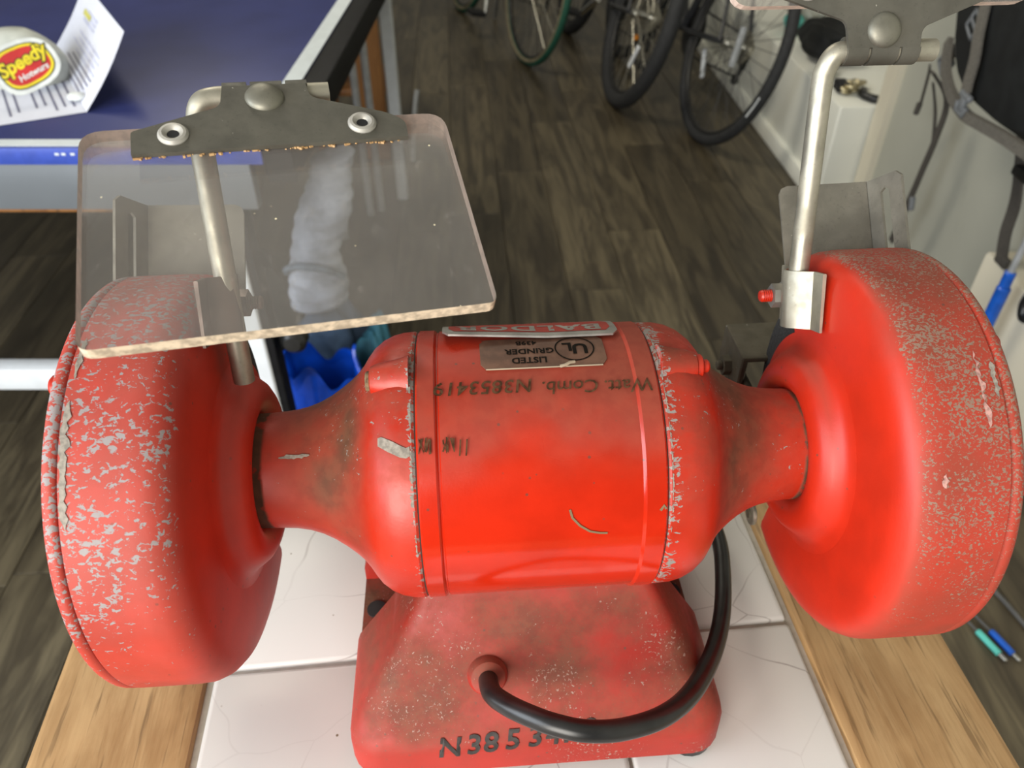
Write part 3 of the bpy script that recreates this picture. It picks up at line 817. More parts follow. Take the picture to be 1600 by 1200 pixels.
# ---- eye shields
def shield(name, O, Ax, Bx, Nx, rodpts, rodmat, sx, lab_):
    """plane frame: a across, b down from the hinged edge, n towards the viewer's side"""
    O, Ax, Bx, Nx = map(Vector, (O, Ax, Bx, Nx)); 
    k_ = .871
    T = lambda a, b, n=0: O + (Ax * (a * k_) + Bx * (b * k_) + Nx * n) / 1000
    def rpoly(P, r):
        out = []
        for i, p in enumerate(P):
            rr = r[i]
            if rr == 0: out.append(p); continue
            p = Vector(p); q = Vector(P[i - 1]); s = Vector(P[(i + 1) % len(P)])
            d0 = (q - p).normalized(); d1 = (s - p).normalized()
            for k in range(6):
                t = k / 5; a = p + d0 * rr; c = p + d1 * rr
                out.append(tuple((1 - t) ** 2 * a + 2 * t * (1 - t) * p + t * t * c))
        return out
    pane = rpoly([(-70, 0), (70, 0), (70, 99), (-70, 99)], [9, 9, 4, 5])
    bm = bmesh.new(); th = 4.6
    lo = [bm.verts.new(T(a, b, -th)) for a, b in pane]; hi = [bm.verts.new(T(a, b, 0)) for a, b in pane]
    bm.faces.new(hi).material_index = 0; bm.faces.new(lo[::-1]).material_index = 0
    n = len(pane)
    for i in range(n):
        j = (i + 1) % n; f = bm.faces.new((lo[i], lo[j], hi[j], hi[i]))
        f.material_index = 1 if (pane[i][1] > 90 and pane[j][1] > 90) else 2
    sh = build(name, bm, [M['acrylic'], M['acrylic_edge'], M['acrylic_edge_pink']], gr, smooth=False)
    tag(sh, lab_)
    # bracket plate
    out = rpoly([(-51.4, 16), (-51.4, 4.0), (-18.4, -7.6), (-17, -19), (16, -19), (16.6, -10.8), (47, 0.9), (53, 6.2), (52.4, 15)], [0, 1.5, 3, 0, 0, 3.5, 4, 3, 0])
    bm = bmesh.new()
    loft(bm, [[T(a, b, .3) for a, b in out], [T(a, b, 2.0) for a, b in out]])
    br = build('shield_bracket', bm, M['zinc_dark'], sh, angle=30); tag(br, 'grey steel bracket clamped along the shield edge')
    # curl of the bracket round the rod
    bm = bmesh.new(); rc = 5.4
    for a0, a1, full in ((-17, -7.5, 1), (-6, 6.5, .55), (8, 16.5, 1)):
        rings = []
        for k in range(15):
            t = pi / 2 + full * radians(285) * k / 14
            rings.append([T(a, -19 + rc * cos(t) / .871, 2.0 - rc + rc * sin(t)) for a in (a0, a1)] + [T(a, -19 + (rc - 1.6) * cos(t) / .871, 2.0 - rc + (rc - 1.6) * sin(t)) for a in (a1, a0)])
        loft(bm, rings)
    build('bracket_curl', bm, M['zinc_dark'], sh, angle=40)
    # rivets and dome
    for a, b in ((-36.3, 6.8), (35.3, 6.3)):
        bm = bmesh.new(); T4 = Matrix.Translation(T(a, b, 2.0)) @ Matrix((Nx, Ax, Bx)).transposed().to_4x4()
        rev(bm, [(-.0005, .0050), (.0004, .0050), (.0013, .0043), (.0015, .0034), (.0008, .0023), (.0001, .0019)], T4, 28)
        rv = build('hollow_rivet', bm, M['rivet'], sh)
        bm = bmesh.new(); rev(bm, [(.00025, 0), (.00025, .0023)], T4, 20); tag(build('rivet_hole', bm, M['black_matt'], sh), 'dark bore of the rivet')
    bm = bmesh.new(); T4 = Matrix.Translation(T(-1, -11.6, 2.0)) @ Matrix((Nx, Ax, Bx)).transposed().to_4x4()
    rev(bm, [(-.0003, .0068), (.0004, .0067), (.0015, .0059), (.0024, .0043), (.0029, .0022), (.0030, 0)], T4, 36)
    build('dome_rivet', bm, M['dome'], sh)
    # dirt and crumbs along the bracket edge
    bm = bmesh.new(); rnd = random.Random(9)
    for i in range(70):
        a = rnd.uniform(-51, 52); b = 16.1 - (a + 51) / 103 * 1.0 + rnd.uniform(-.2, .5); s = rnd.uniform(.3, .8)
        box(bm, T(a, b, .35), (s * .002, s * .001, s * .001), Matrix.Rotation(rnd.uniform(0, 3), 4, 'Z'))
    o = build('dirt_crumbs', bm, M['oak'], sh, smooth=False); o['kind'] = 'stuff'
    bm = bmesh.new(); tube(bm, smooth_path(rodpts, 7), .0043, 18)
    build('shield_rod', bm, rodmat, gr)
    return sh
def blend(pts): return pts
# left shield, leaning towards the viewer (axes from its measured pose)
Ax = Vector((.976, .2117, -.0516)); Bx = Vector((.1786, -.9128, -.3672)); Nx = -Vector((-.1249, .3492, -.9287))
OL = Vector((-.09275, .0178, .28775))
TL = lambda a, b, n: OL + (Ax * (a * .871) + Bx * (b * .871) + Nx * n) / 1000
rodL = [(-.1213, .0040, .1845), (-.1213, .0075, .2005), (-.1213, .0165, .2360), (-.1213, .0250, .2690), (-.1209, .0278, .2820), TL(-26.5, -17.6, -5.2), TL(-21, -19.2, -3.6), TL(-10, -19.2, -3.6), TL(5, -19.2, -3.6), TL(25.2, -19.2, -3.6)]
shield('eye_shield', OL, Ax, Bx, Nx, rodL, M['zinc'], -1, 'scratched clear shield tilted down in front of the flaked guard')
# right shield, swung up
hR = Vector((.1405, .0578, .2945))
bdir = Vector((0, .50, .866)); ndir = Vector((0, -.866, .50))
OR = hR + bdir * .0190 - ndir * (-.0036)
OR = hR + bdir * .0166 + ndir * .0036
rodR = [(.120, .0300, .1950), (.120, .0337, .2065), (.120, .0458, .2470), (.120, .0560, .2810), (.1206, .0575, .2880), (.1230, .0578, .2932), (.1275, .0578, .2945), (.135, .0578, .2945), (.150, .0578, .2945), (.1632, .0578, .2945)]
shield('eye_shield', OR, Vector((1, 0, 0)), bdir, ndir, rodR, M['zinc'], 1, 'clear shield swung up above the finely flecked guard')
# rod clamps on the inner faces of the guards
for sx, sh_, mt in ((-1, .0032, M['rod_dark']), (1, 0, M['zinc'])):
    bm = bmesh.new()
    u = lambda x: sx * (x + sh_)
    prof = [(.1243, -.0175), (.1240, -.0090), (.1200, -.0065), (.1156, -.0035), (.1146, 0), (.1152, .0030), (.1180, .0060), (.1205, .0085), (.1208, .0175)]
    prof = [(u(a), b) for a, b in prof]
    rd = Vector((0, .41, .912)).normalized(); wd = Vector((0, .912, -.41)).normalized()
    c0 = Vector((0, .0302, .1970)) if sx > 0 else Vector((0, .0110, .2170))
    rings = []
    for s in (-.0130, -.0125, .0120, .0125):
        k = .7 if abs(s) > .0124 else 1
        ring = []
        for i, (a, b) in enumerate(prof): ring.append(Vector((a - sx * .0008 * k, 0, 0)) + c0 + wd * b + rd * s)
        for i, (a, b) in reversed(list(enumerate(prof))): ring.append(Vector((a + sx * .0008 * k, 0, 0)) + c0 + wd * b + rd * s)
        rings.append(ring)
    loft(bm, rings)
    cl = build('rod_clamp', bm, mt, gr, angle=50)
    d = Vector((-sx, 0, 0)); p = c0 + wd * .0135 + Vector((u(.1198), 0, 0)) + rd * -.001
    bm = bmesh.new(); cyl(bm, p, d, .0062, .0012, 22, .0003); build('washer', bm, M['nut'] if sx > 0 else mt, cl)
    bm = bmesh.new(); hexnut(bm, p + d * .0012, d, .0056, .0046); build('nut', bm, M['nut'] if sx > 0 else mt, cl, angle=25)
    bm = bmesh.new()
    rr = [(0, 0)]
    for k in range(5): rr += [(.001 * k + .0001, .0024), (.001 * k + .0006, .0029)]
    rr += [(.0056, .0024), (.0058, 0)]
    a_, b_ = frame_at(d); rev(bm, rr, Matrix.Translation(p + d * .0055) @ Matrix((d, a_, b_)).transposed().to_4x4(), 18)
    b = build('bolt', bm, M['red_plain'] if sx > 0 else mt, cl, angle=25)
    if sx > 0: tag(b, 'threaded bolt end dabbed with red paint')

# ------------------------------------------------------------------ table tennis table on the left
pt = empty('table_tennis_table', (-.305, .915, 0))
tag(pt, 'blue table tennis table with white lines and white steel legs, behind the grinder', 'table')
def ptbox(name, c, s, m, bev=.002, par=pt):
    bm = bmesh.new(); box(bm, c, s, bev=bev); return build(name, bm, m, par)
TL_, TD = 1.5, 1.5
ptbox('playing_surface', (-TL_ / 2, TD / 2, .750), (TL_, TD, .018), M['pp_blue'])
ptbox('white_line', (-TL_ / 2, .012, .7593), (TL_, .020, .0006), M['pp_white'], 0)
ptbox('white_line', (-.013, TD / 2, .7596), (.026, TD, .0008), M['pp_white'], 0)
ptbox('blue_edge', (-TL_ / 2, -.002, .7485), (TL_, .006, .021), M['pp_edge_blue'], .001)
bm = bmesh.new()
for x in (-.248, -.240, -.229): box(bm, (x, -.0054, .752), (.005, .0008, .0028))
build('edge_print', bm, M['pp_white'], pt, smooth=False)
ptbox('black_edge', (.018, TD / 2, .735), (.036, TD, .045), M['pp_black'])
ptbox('front_apron', (-TL_ / 2 - .01, .012, .7055), (TL_ - .02, .018, .064), M['pp_apron'])
ptbox('lower_bar', (-TL_ / 2 - .03, .012, .395), (TL_ - .12, .03, .042), M['pp_leg'], .006)
ptbox('leg', (-.085, .012, .34), (.062, .03, .67), M['pp_leg'], .004)
ptbox('leg', (-TL_ + .05, .012, .34), (.062, .03, .67), M['pp_leg'], .004)
ptbox('leg_trim', (-.048, .016, .34), (.012, .03, .67), M['pp_black'], .002)
ptbox('leg', (-.045, 1.41, .37), (.034, .034, .74), M['pp_leg'], .006)
bm = bmesh.new(); tube(bm, [(-.105, 1.33, .74), (-.105, 1.33, .0)], .011, 12); build('leg', bm, M['pp_grey'], pt)
bm = bmesh.new(); tube(bm, [(-.135, 1.30, .74), (-.135, 1.30, .0)], .011, 12); build('leg', bm, M['pp_grey'], pt)
bm = bmesh.new(); tube(bm, [(-.190, 1.15, .74), (-.190, 1.15, .0)], .013, 12); build('leg', bm, M['pp_grey'], pt)
ptbox('leg', (-TL_ + .05, 1.41, .37), (.034, .034, .74), M['pp_leg'], .006)
bm = bmesh.new(); cyl(bm, (-.018, .04, .455), (0, -1, 0), .02, .035, 24, .008); k = build('locking_knob', bm, M['black_rubber'], pt)
o = tag(ptbox('storage_board', (-.75, .22, .655), (1.3, .34, .018), M['orange_wood'], .002), 'brown board slung under the apron')

# wooden shelf behind the table's end
ws = empty('wooden_rack', (-.705, 2.64, 0)); tag(ws, 'low orange pine rack standing behind the blue table legs', 'rack')
for x in (-.30, .075, .235):
    bm = bmesh.new(); box(bm, (x, 0, .36), (.085, .03, .72), bev=.003); build('upright', bm, M['orange_wood'], ws)
for z in (.22, .50, .71):
    bm = bmesh.new(); box(bm, (-.035, .16, z), (.62, .28, .022), bev=.003); build('shelf', bm, M['orange_wood'], ws)
sb = bmesh.new(); box(sb, (0, 0, .07), (.30, .22, .14), bev=.02); o = build('storage_box', sb, M['black_matt']); o.location = (-.75, 2.80, .2315)
tag(o, 'black storage box on the lower shelf of the pine rack', 'box')
bm = bmesh.new(); tube(bm, smooth_path([(-.345, 2.60, .006), (-.338, 2.62, .10), (-.325, 2.64, .20), (-.318, 2.65, .235)], 4), .009, 8)
tag(build('leaning_rod', bm, M['pp_grey']), 'thin grey metal rod leaning beside the white back leg', 'rod')
bm = bmesh.new(); bmesh.ops.create_icosphere(bm, subdivisions=3, radius=1)
for v in bm.verts: v.co = Vector((v.co.x * .17, v.co.y * .14, v.co.z * .155)) * (1 + .09 * sin(v.co.x * 5 + v.co.y * 7) + .05 * sin(v.co.z * 9))
o = build('black_holdall', bm, M['bag_black']); o.location = (-.62, 1.46, .155); tag(o, 'black soft holdall on the floor under the blue table', 'bag')
bm = bmesh.new(); tube(bm, smooth_path([(-.72, 1.42, .27), (-.68, 1.38, .35), (-.56, 1.38, .35), (-.52, 1.42, .27)], 5), .009, 8); h = build('handle', bm, M['bag_black'], o); h.matrix_parent_inverse = o.matrix_world.inverted() if False else Matrix.Translation((.62, -1.46, -.155))

# ---- letter, pouch and tag on the blue table
lt = empty('folded_letter', (-.564, 1.027, .7602)); tag(lt, 'folded printed letter with one half standing up, on the blue table', 'letter')
A0 = Vector((0, 0, 0)); D0 = Vector((-.164, .266, 0)); up = Vector((.0590, .0480, .0880)); left = Vector((-.140, -.072, 0))
def L(a, b, flat=False, off=.0004):  # a along fold 0..1, b away from fold 0..1
    p = D0 * a + (left if flat else up) * b
    if not flat: p = p + Vector((.003, .001, -.001)) * sin(b * pi)
    nrm = Vector((0, 0, 1)) if flat else Vector((-.80, -.18, .45)).normalized()
    return p + nrm * off
bm = bmesh.new()
for flat in (False, True):
    rings = []
    for j in range(7):
        b = j / 6
        rings.append([L(a, b, flat, 0) for a in (0, .5, 1)] + [L(a, b, flat, -.0006 if not flat else .0006) for a in (1, .5, 0)])
    loft(bm, rings)
build('sheet', bm, M['paper'], lt, smooth=False)
bm = bmesh.new(); bf = bmesh.new(); rnd = random.Random(4)
def line(bm, a0, a1, b, w, flat):
    quad(bm, [L(a0, b - w, flat, .0009), L(a1, b - w, flat, .0009), L(a1, b + w, flat, .0009), L(a0, b + w, flat, .0009)])
for i in range(13):
    b = .06 + i * .070
    if i in (5, 8): continue
    line(bm, .06 + rnd.uniform(0, .1), rnd.uniform(.75, .94), b, .010, True)
for i in range(8): line(bm if i < 4 else bf, .10 + rnd.uniform(0, .1), rnd.uniform(.62, .78), .05 + i * .066, .009, False)
for i in range(3): line(bf, .46, .46 + rnd.uniform(.2, .3), .66 + i * .06, .012, False)
build('printed_text', bm, M['print'], lt, smooth=False); build('faint_printed_text', bf, M['print_faint'], lt, smooth=False)
bm = bmesh.new(); quad(bm, [L(.60, .70, False, .001), L(.78, .70, False, .001), L(.78, .77, False, .001), L(.60, .77, False, .001)]); build('yellow_highlight', bm, M['yellow_hl'], lt, smooth=False)
bm = bmesh.new(); bmesh.ops.create_icosphere(bm, subdivisions=2, radius=1)
for v in bm.verts: v.co = Vector((v.co.x * .012, v.co.y * .010, v.co.z * .006 + .006))
o = build('paper_wad', bm, M['tag_white']); o.location = (-.592, 1.066, .7612); tag(o, 'tiny white scrap of folded tape lying on the letter', 'scrap')
bm = bmesh.new()
rings = []
for k in range(10):
    z = k / 9; R = .060 * (.93 + .12 * sin(z * pi)) * (1 - .55 * z ** 4)
    rings.append([(R * cos(t) * (1 + .05 * sin(3 * t + z * 4)), R * .72 * sin(t) * (1 + .06 * sin(2 * t + 3 * z)), z * .068) for t in [2 * pi * i / 28 for i in range(28)]])
loft(bm, rings)
pc = build('cloth_pouch', bm, M['pouch'], angle=60); pc.location = (-.700, 1.150, .7612); tag(pc, 'small off-white lumpy cloth pouch on the printed letter', 'pouch')
# die-cut tag leaning on the pouch
cen = Vector((-.6475, 1.072, .8065)); nrm = Vector((.40, -.72, .56)).normalized()
ex = Vector((0, 0, 1)).cross(nrm).normalized(); ey = nrm.cross(ex).normalized()
ex, ey = ex * cos(.30) + ey * sin(.30), ey * cos(.30) - ex * sin(.30)
tg = empty('printed_tag', cen); tag(tg, 'white die-cut tag with yellow and red lettering leaning on the cloth pouch', 'tag')
def TG(x, y, o=0): return ex * x + ey * y + nrm * o
def sheetpoly(name, pts, o, m, par, th=.0006):
    bm = bmesh.new(); loft(bm, [[TG(x, y, o - th) for x, y in pts], [TG(x, y, o) for x, y in pts]]); return build(name, bm, m, par, smooth=False)
def ringp(rx, ry, n=26, pw_=2.8, dx=0, dy=0):
    P = []
    for i in range(n):
        t = 2 * pi * i / n; c, s = cos(t), sin(t)
        P.append((dx + rx * math.copysign(abs(c) ** (2 / pw_), c), dy + ry * math.copysign(abs(s) ** (2 / pw_), s) * (1 - .12 * c)))
    return P
sheetpoly('backing', ringp(.0415, .0325), 0, M['tag_white'], tg, .0015)
sheetpoly('black_outline', ringp(.0355, .0270), .0004, M['tag_black'], tg)
sheetpoly('yellow_border', ringp(.0340, .0255), .0007, M['tag_yellow'], tg)
sheetpoly('red_field', ringp(.0305, .0220), .0010, M['tag_red'], tg)
def tgtext(txt, size, m, dx, dy, o, bold, sc=(1, 1), arc=0, nm='lettering'):
    V, Fc = text_faces(txt, size, bold, .15); bm = bmesh.new()
    put(bm, (V, Fc), lambda v: TG(dx + v.x * sc[0], dy + v.y * sc[1] + arc * v.x, o)); build(nm, bm, m, tg, smooth=False)
tgtext('Speedy', .0230, M['tag_black'], -.001, .0055, .0013, .0022, (1, 1.05), .10, 'lettering_outline')
tgtext('Speedy', .0230, M['tag_yellow'], -.001, .0055, .0016, .0008, (1, 1.05), .10)
tgtext('Hotwurs', .0110, M['tag_white'], .003, -.0125, .0015, .0003, (1.05, 1), .06)

# ------------------------------------------------------------------ blue bag and pale upright form behind the grinder
bb = empty('blue_plastic_bag', (-.352, 1.12, 0)); tag(bb, 'open crumpled blue plastic bag behind the white table leg', 'bag')
bm = bmesh.new(); rings = []
for k in range(12):
    z = .265 * k / 11; R = .074 + .012 * sin(k * .35)
    rings.append([(R * cos(t) * 1.05 * (1 + .07 * sin(5 * t + k * .9) + .04 * sin(11 * t + k)), R * .8 * sin(t) * (1 + .08 * sin(4 * t - k * .7)), z + (.022 * sin(3 * t + .6) + .012 * sin(7 * t)) * k / 11) for t in [2 * pi * i / 64 for i in range(64)]])
for k in range(6):
    f = k / 5; R = .0735 * (.97 - .25 * f)
    rings.append([(R * cos(t) * 1.05 * (1 + .07 * sin(5 * t + 10) + .04 * sin(11 * t + 11)), R * .8 * sin(t) * (1 + .08 * sin(4 * t - 7.7)), .265 - .10 * f + (.022 * sin(3 * t + .6) + .012 * sin(7 * t)) * (1 - f)) for t in [2 * pi * i / 64 for i in range(64)]])
loft(bm, rings); build('bag_wall', bm, M['bag_blue'], bb, angle=70)
def lump(name, loc, sz, mat, label, cat, seed):
    rnd = random.Random(seed); ph = [rnd.uniform(0, 6) for _ in range(6)]
    bm = bmesh.new(); bmesh.ops.create_icosphere(bm, subdivisions=4, radius=1)
    for v in bm.verts:
        c = v.co.copy(); q = 1 + .12 * sin(4 * c.x + ph[0]) + .10 * sin(5 * c.y + ph[1] + 2 * c.x) + .08 * sin(6 * c.z + ph[2]) + .05 * sin(11 * c.x + 9 * c.y + ph[3])
        v.co = Vector((c.x * sz[0], c.y * sz[1], c.z * sz[2])) * q
    o = build(name, bm, mat, angle=80); o.location = loc; tag(o, label, cat); return o
lump('folded_jumper', (-.365, 1.265, .165), (.085, .048, .145), M['denim'], 'slate blue cloth heaped on the floor behind the blue bag', 'clothing', 1)
lump('scarf', (-.266, 1.225, .17), (.034, .034, .13), M['dark_teal'], 'dark teal cloth rolled upright beside the slate blue heap', 'clothing', 2)
# pale upright form, built for the pale shape in the left shield
bm = bmesh.new(); path = [(-.362, 1.235, .325), (-.355, 1.225, .38), (-.348, 1.21, .44), (-.326, 1.205, .504), (-.306, 1.20, .563), (-.292, 1.20, .613), (-.286, 1.20, .635)]
pp = smooth_path(path, 7); rings = []; N_ = len(pp)
for i, p in enumerate(pp):
    f = i / (N_ - 1); r = .052 - .014 * f + .004 * sin(f * 14)
    if f > .85: r *= sqrt(max(.02, 1 - ((f - .85) / .152) ** 2))
    fold = .0018 * sin(i * 1.7)
    rings.append([p + Vector(((r + fold) * cos(t) * (1 + .04 * sin(2 * t + i * .12)), (r + fold) * .7 * sin(t), .008 * sin(t + 1))) for t in [2 * pi * k / 32 for k in range(32)]])
loft(bm, rings); fz = build('fleece_sleeve', bm, M['fleece'], angle=80); tag(fz, 'pale blue grey fleece sleeve standing upright on the slate blue heap', 'clothing')
bm = bmesh.new(); tube(bm, smooth_path([(-.406, 1.215, .400), (-.396, 1.188, .422), (-.372, 1.174, .436), (-.345, 1.170, .436), (-.318, 1.178, .425), (-.302, 1.20, .40)], 5), .0065, 10); build('cuff', bm, M['fleece_cuff'], fz)

# ------------------------------------------------------------------ bicycles
def bike_wheel(root, cx, cz, R, tr, mats, yaw=0, base=Vector((0, 0, 0)), nsp=18, cassette=False):
    """wheel in the bike's local x-z plane; yaw turns it about the vertical through its hub"""
    Mx = Matrix.Translation((cx, 0, cz)) @ Matrix.Rotation(yaw, 4, 'Z')
    bm = bmesh.new()
    ring = [Mx @ Vector(((R - tr) * cos(t), 0, (R - tr) * sin(t))) for t in [2 * pi * i / 64 for i in range(64)]]
    tube(bm, ring, tr, 10, closed=True)
    w = build('tyre', bm, mats[0], root, angle=80)
    if len(mats) > 3:
        bm = bmesh.new()
        axis = (Mx.to_3x3() @ Vector((0, 1, 0))).normalized()
        for s in (-1, 1):
            ringo = [Mx @ Vector(((R - tr * 1.25) * cos(t), s * tr * .66, (R - tr * 1.25) * sin(t))) for t in [2 * pi * i / 64 for i in range(64)]]
            tube(bm, ringo, tr * .52, 6, closed=True)
        build('side_wall', bm, mats[3], w, angle=80)
    bm = bmesh.new(); ring = [Mx @ Vector(((R - 2 * tr - .004) * cos(t), 0, (R - 2 * tr - .004) * sin(t))) for t in [2 * pi * i / 64 for i in range(64)]]
    tube(bm, ring, .009, 8, closed=True); build('rim', bm, mats[1], w, angle=80)
    bm = bmesh.new(); ax = Mx.to_3x3() @ Vector((0, 1, 0)); c = Mx @ Vector((0, 0, 0))
    cyl(bm, c - ax * .05, ax, .012, .10, 14); cyl(bm, c - ax * .035, ax, .022, .004, 16); cyl(bm, c + ax * .031, ax, .022, .004, 16); build('hub', bm, M['chrome'], w)
    bm = bmesh.new(); Rr = R - 2 * tr - .008
    for i in range(nsp * 2):
        t = 2 * pi * i / (nsp * 2); s = 1 if i % 2 else -1; t2 = t + (.9 if (i // 2) % 2 else -.9)
        a = Mx @ Vector((.02 * cos(t2), s * .033, .02 * sin(t2))); b = Mx @ Vector((Rr * cos(t), 0, Rr * sin(t)))
        tube(bm, [a, b], .0011, 4, cap=False)
    o = build('spokes', bm, mats[2], w, smooth=False); o['kind'] = 'stuff'
    if cassette:
        bm = bmesh.new()
        for k in range(7): cyl(bm, c - ax * (.036 + .0045 * k), -ax, .055 - .005 * k, .0022, 28)
        build('cassette', bm, M['spoke'], w)
    return w
def bicycle(name, label, pos, heading, lean, R=.34, tr=.018, mats=None, frame=None, near='rear', steer=0, group=None, fork=None, wb=1.02, crank=.40):
    e1 = Vector((sin(heading), cos(heading), 0)); n1 = Vector((cos(heading), -sin(heading), 0))
    e2 = Vector((0, 0, 1)) * cos(lean) + n1 * sin(lean); yv = e2.cross(e1)
    root = bpy.data.objects.new(name, None); root.empty_display_size = .05
    X = e1 if near == 'rear' else -e1; Y = e2.cross(X)
    root.matrix_world = Matrix.Translation(pos) @ Matrix((X, Y, e2)).transposed().to_4x4()
    link(root); tag(root, label, 'bicycle', group)
    # local x: forward, origin at the contact point of the near wheel
    rw, fw = 0, wb
    bike_wheel(root, rw, R, R, tr, mats, 0, cassette=True)
    bike_wheel(root, fw, R, R, tr, mats, steer if near == 'front' else 0)
    bbx = (rw + .43, 0, R - .06); st = (rw + .28, 0, R + .46); hd = (fw - .16, 0, R + .52); hl = (fw - .12, 0, R + .40)
    bm = bmesh.new()
    tube(bm, [bbx, st], .016, 10); tube(bm, [st, hd], .015, 10); tube(bm, [bbx, hl], .018, 10); tube(bm, [hd, hl], .019, 10)
    for s in (-1, 1):
        tube(bm, [(rw, s * .06, R), (rw + .30, s * .035, R - .045), bbx], .010, 8); tube(bm, [(rw, s * .06, R), (st[0], s * .02, st[2] - .03)], .008, 8)
    build('frame', bm, frame, root, angle=60)
    bm = bmesh.new()
    fx = Matrix.Translation((fw, 0, R)) @ Matrix.Rotation(steer if near == 'front' else 0, 4, 'Z')
    for s in (-1, 1): tube(bm, smooth_path([fx @ Vector((0, s * .052, 0)), fx @ Vector((-.05, s * .052, .20)), fx @ Vector((-.085, s * .045, .36)), fx @ Vector((-.10, 0, .40))], 4), .012, 8)
    build('fork', bm, fork or frame, root, angle=60)
    bm = bmesh.new(); tube(bm, [(st[0], 0, st[2]), (st[0] - .04, 0, st[2] + .14)], .013, 10); build('seat_post', bm, M['chrome'], root)
    bm = bmesh.new(); box(bm, (st[0] - .05, 0, st[2] + .165), (.25, .12, .05), bev=.022); build('saddle', bm, M['black_matt'], root)
    bm = bmesh.new(); tube(bm, smooth_path([(hd[0] - .12, -.24, hd[2] + .12), (hd[0] - .04, -.15, hd[2] + .11), (hd[0], 0, hd[2] + .09), (hd[0] - .04, .15, hd[2] + .11), (hd[0] - .12, .24, hd[2] + .12)], 4), .012, 8); tube(bm, [hd, (hd[0], 0, hd[2] + .09)], .013, 8); build('handlebar', bm, M['black_matt'], root)
    bm = bmesh.new(); cyl(bm, (bbx[0], -.045, bbx[2]), (0, -1, 0), .09, .004, 40); build('chainring', bm, M['rim'], root)
    for s, a in ((-1, pi * crank), (1, pi * (crank + 1))):
        e = Vector((bbx[0] + .17 * cos(a), s * .075, bbx[2] + .17 * sin(a)))
        bm = bmesh.new(); tube(bm, [(bbx[0], s * .06, bbx[2]), e], [.014, .010], 8); cr = build('crank_arm', bm, M['chrome'], root)
        bm = bmesh.new(); box(bm, e + Vector((0, s * .045, 0)), (.085, .07, .022), bev=.004); build('pedal', bm, M['black_matt'], cr)
    bm = bmesh.new(); tube(bm, [(rw, -.052, R + .03), (bbx[0], -.047, bbx[2] + .085)], .004, 6); tube(bm, [(rw + .02, -.052, R - .10), (bbx[0], -.047, bbx[2] - .085)], .004, 6); build('chain', bm, M['rim'], root)
    bm = bmesh.new(); cyl(bm, (rw + .01, -.062, R - .055), (0, -1, 0), .018, .012, 16); cyl(bm, (rw + .02, -.062, R - .11), (0, -1, 0), .018, .012, 16); tube(bm, [(rw, -.07, R - .02), (rw + .01, -.07, R - .055), (rw + .02, -.07, R - .11)], .009, 8); build('derailleur', bm, M['rim'], root)
    return root
def spoke_reflector(root, x, y, z, ang, m, ln=.075):
    bm = bmesh.new(); box(bm, (x, y, z), (ln, .01, .022), Matrix.Rotation(ang, 4, 'Y'), bev=.004); return build('reflector', bm, m, root)
G = 'bicycles parked along the plinth'
b1 = bicycle('bicycle', 'bicycle with green tyres and tan side walls, beyond the middle of the floor', (.055, 3.690, 0), radians(-20.7), radians(9.8), .34, .016, (M['tyre_green'], M['rim'], M['spoke'], M['tyre_tan']), M['dark_frame'], 'rear', 0, G, wb=.955)
spoke_reflector(b1, .03, -.03, .31, .3, M['yellow'], .03)
b2 = bicycle('bicycle', 'bicycle with fat black tyre and pale spokes, between the green tyred one and the plinth', (.402, 3.180, 0), radians(-7.6), radians(16.4), .345, .029, (M['tyre'], M['rim'], M['spoke']), M['dark_frame'], 'rear', 0, G, M['silver_frame'], crank=.80)
for q, m_ in ((-.022, 'blue_light'), (.016, 'reflector')):
    bm = bmesh.new(); box(bm, (.43 + .17 * cos(1.8 * pi) + q, .155, .285 + .17 * sin(1.8 * pi)), (.024, .004, .018), bev=.001); build('pedal_reflector', bm, M[m_], b2)
spoke_reflector(b2, -.12, .02, .22, 1.25, M['reflector'], .09)
spoke_reflector(b2, .07, -.03, .25, .3, M['orange'], .03)
b3 = bicycle('bicycle', 'bicycle with slim black tyres leaning on the white plinth', (.674, 2.815, 0), radians(-10.8), radians(16.8), .34, .019, (M['tyre'], M['rim'], M['rim']), M['dark_frame'], 'rear', 0, G)
spoke_reflector(b3, .20, -.02, .22, -.9, M['reflector'], .11)
bm = bmesh.new(); tube(bm, [(-.02, .075, .36), (-.20, .075, .05)], .006, 8); 
bm2 = bmesh.new(); tube(bm2, [(-.14, .07, .42), (-.165, .07, .30)], .012, 10); bm.free(); build('mudguard_stay', bm2, M['silver_frame'], b3)
bm = bmesh.new()
for i in range(7): 
    t = pi + .25 + i * .035; box(bm, ((.34 - .006) * cos(t), .0195, .34 + (.34 - .014) * sin(t)), (.007, .0014, .008), Matrix.Rotation(-t, 4, 'Y'))
build('tyre_lettering', bm, M['reflector'], b3, smooth=False)
bm = bmesh.new(); tube(bm, [(.50, -.03, .26), (.736, -.118, .03)], .010, 8); build('kickstand', bm, M['silver_frame'], b1)

# ------------------------------------------------------------------ things on the plinth
def bikelock(loc):
    r = empty('chain_lock', loc); tag(r, 'shiny nickel chain lock heaped on the near end of the white plinth', 'lock')
    rnd = random.Random(12)
    for i in range(9):
        c = Vector((rnd.uniform(-.03, .03), rnd.uniform(-.03, .05), .012 + .010 * (i % 3))); a = rnd.uniform(0, pi); tl = rnd.uniform(-.4, .4)
        Mx = Matrix.Translation(c) @ Matrix.Rotation(a, 4, 'Z') @ Matrix.Rotation(tl, 4, 'X')
        bm = bmesh.new(); tube(bm, [Mx @ Vector((.019 * cos(t), .011 * sin(t), 0)) for t in [2 * pi * k / 20 for k in range(20)]], .0055, 8, closed=True); build('link', bm, M['brass'], r, angle=80)
    bm = bmesh.new(); box(bm, (-.035, .02, .022), (.035, .05, .03), bev=.005); build('lock_body', bm, M['black_matt'], r)
    return r
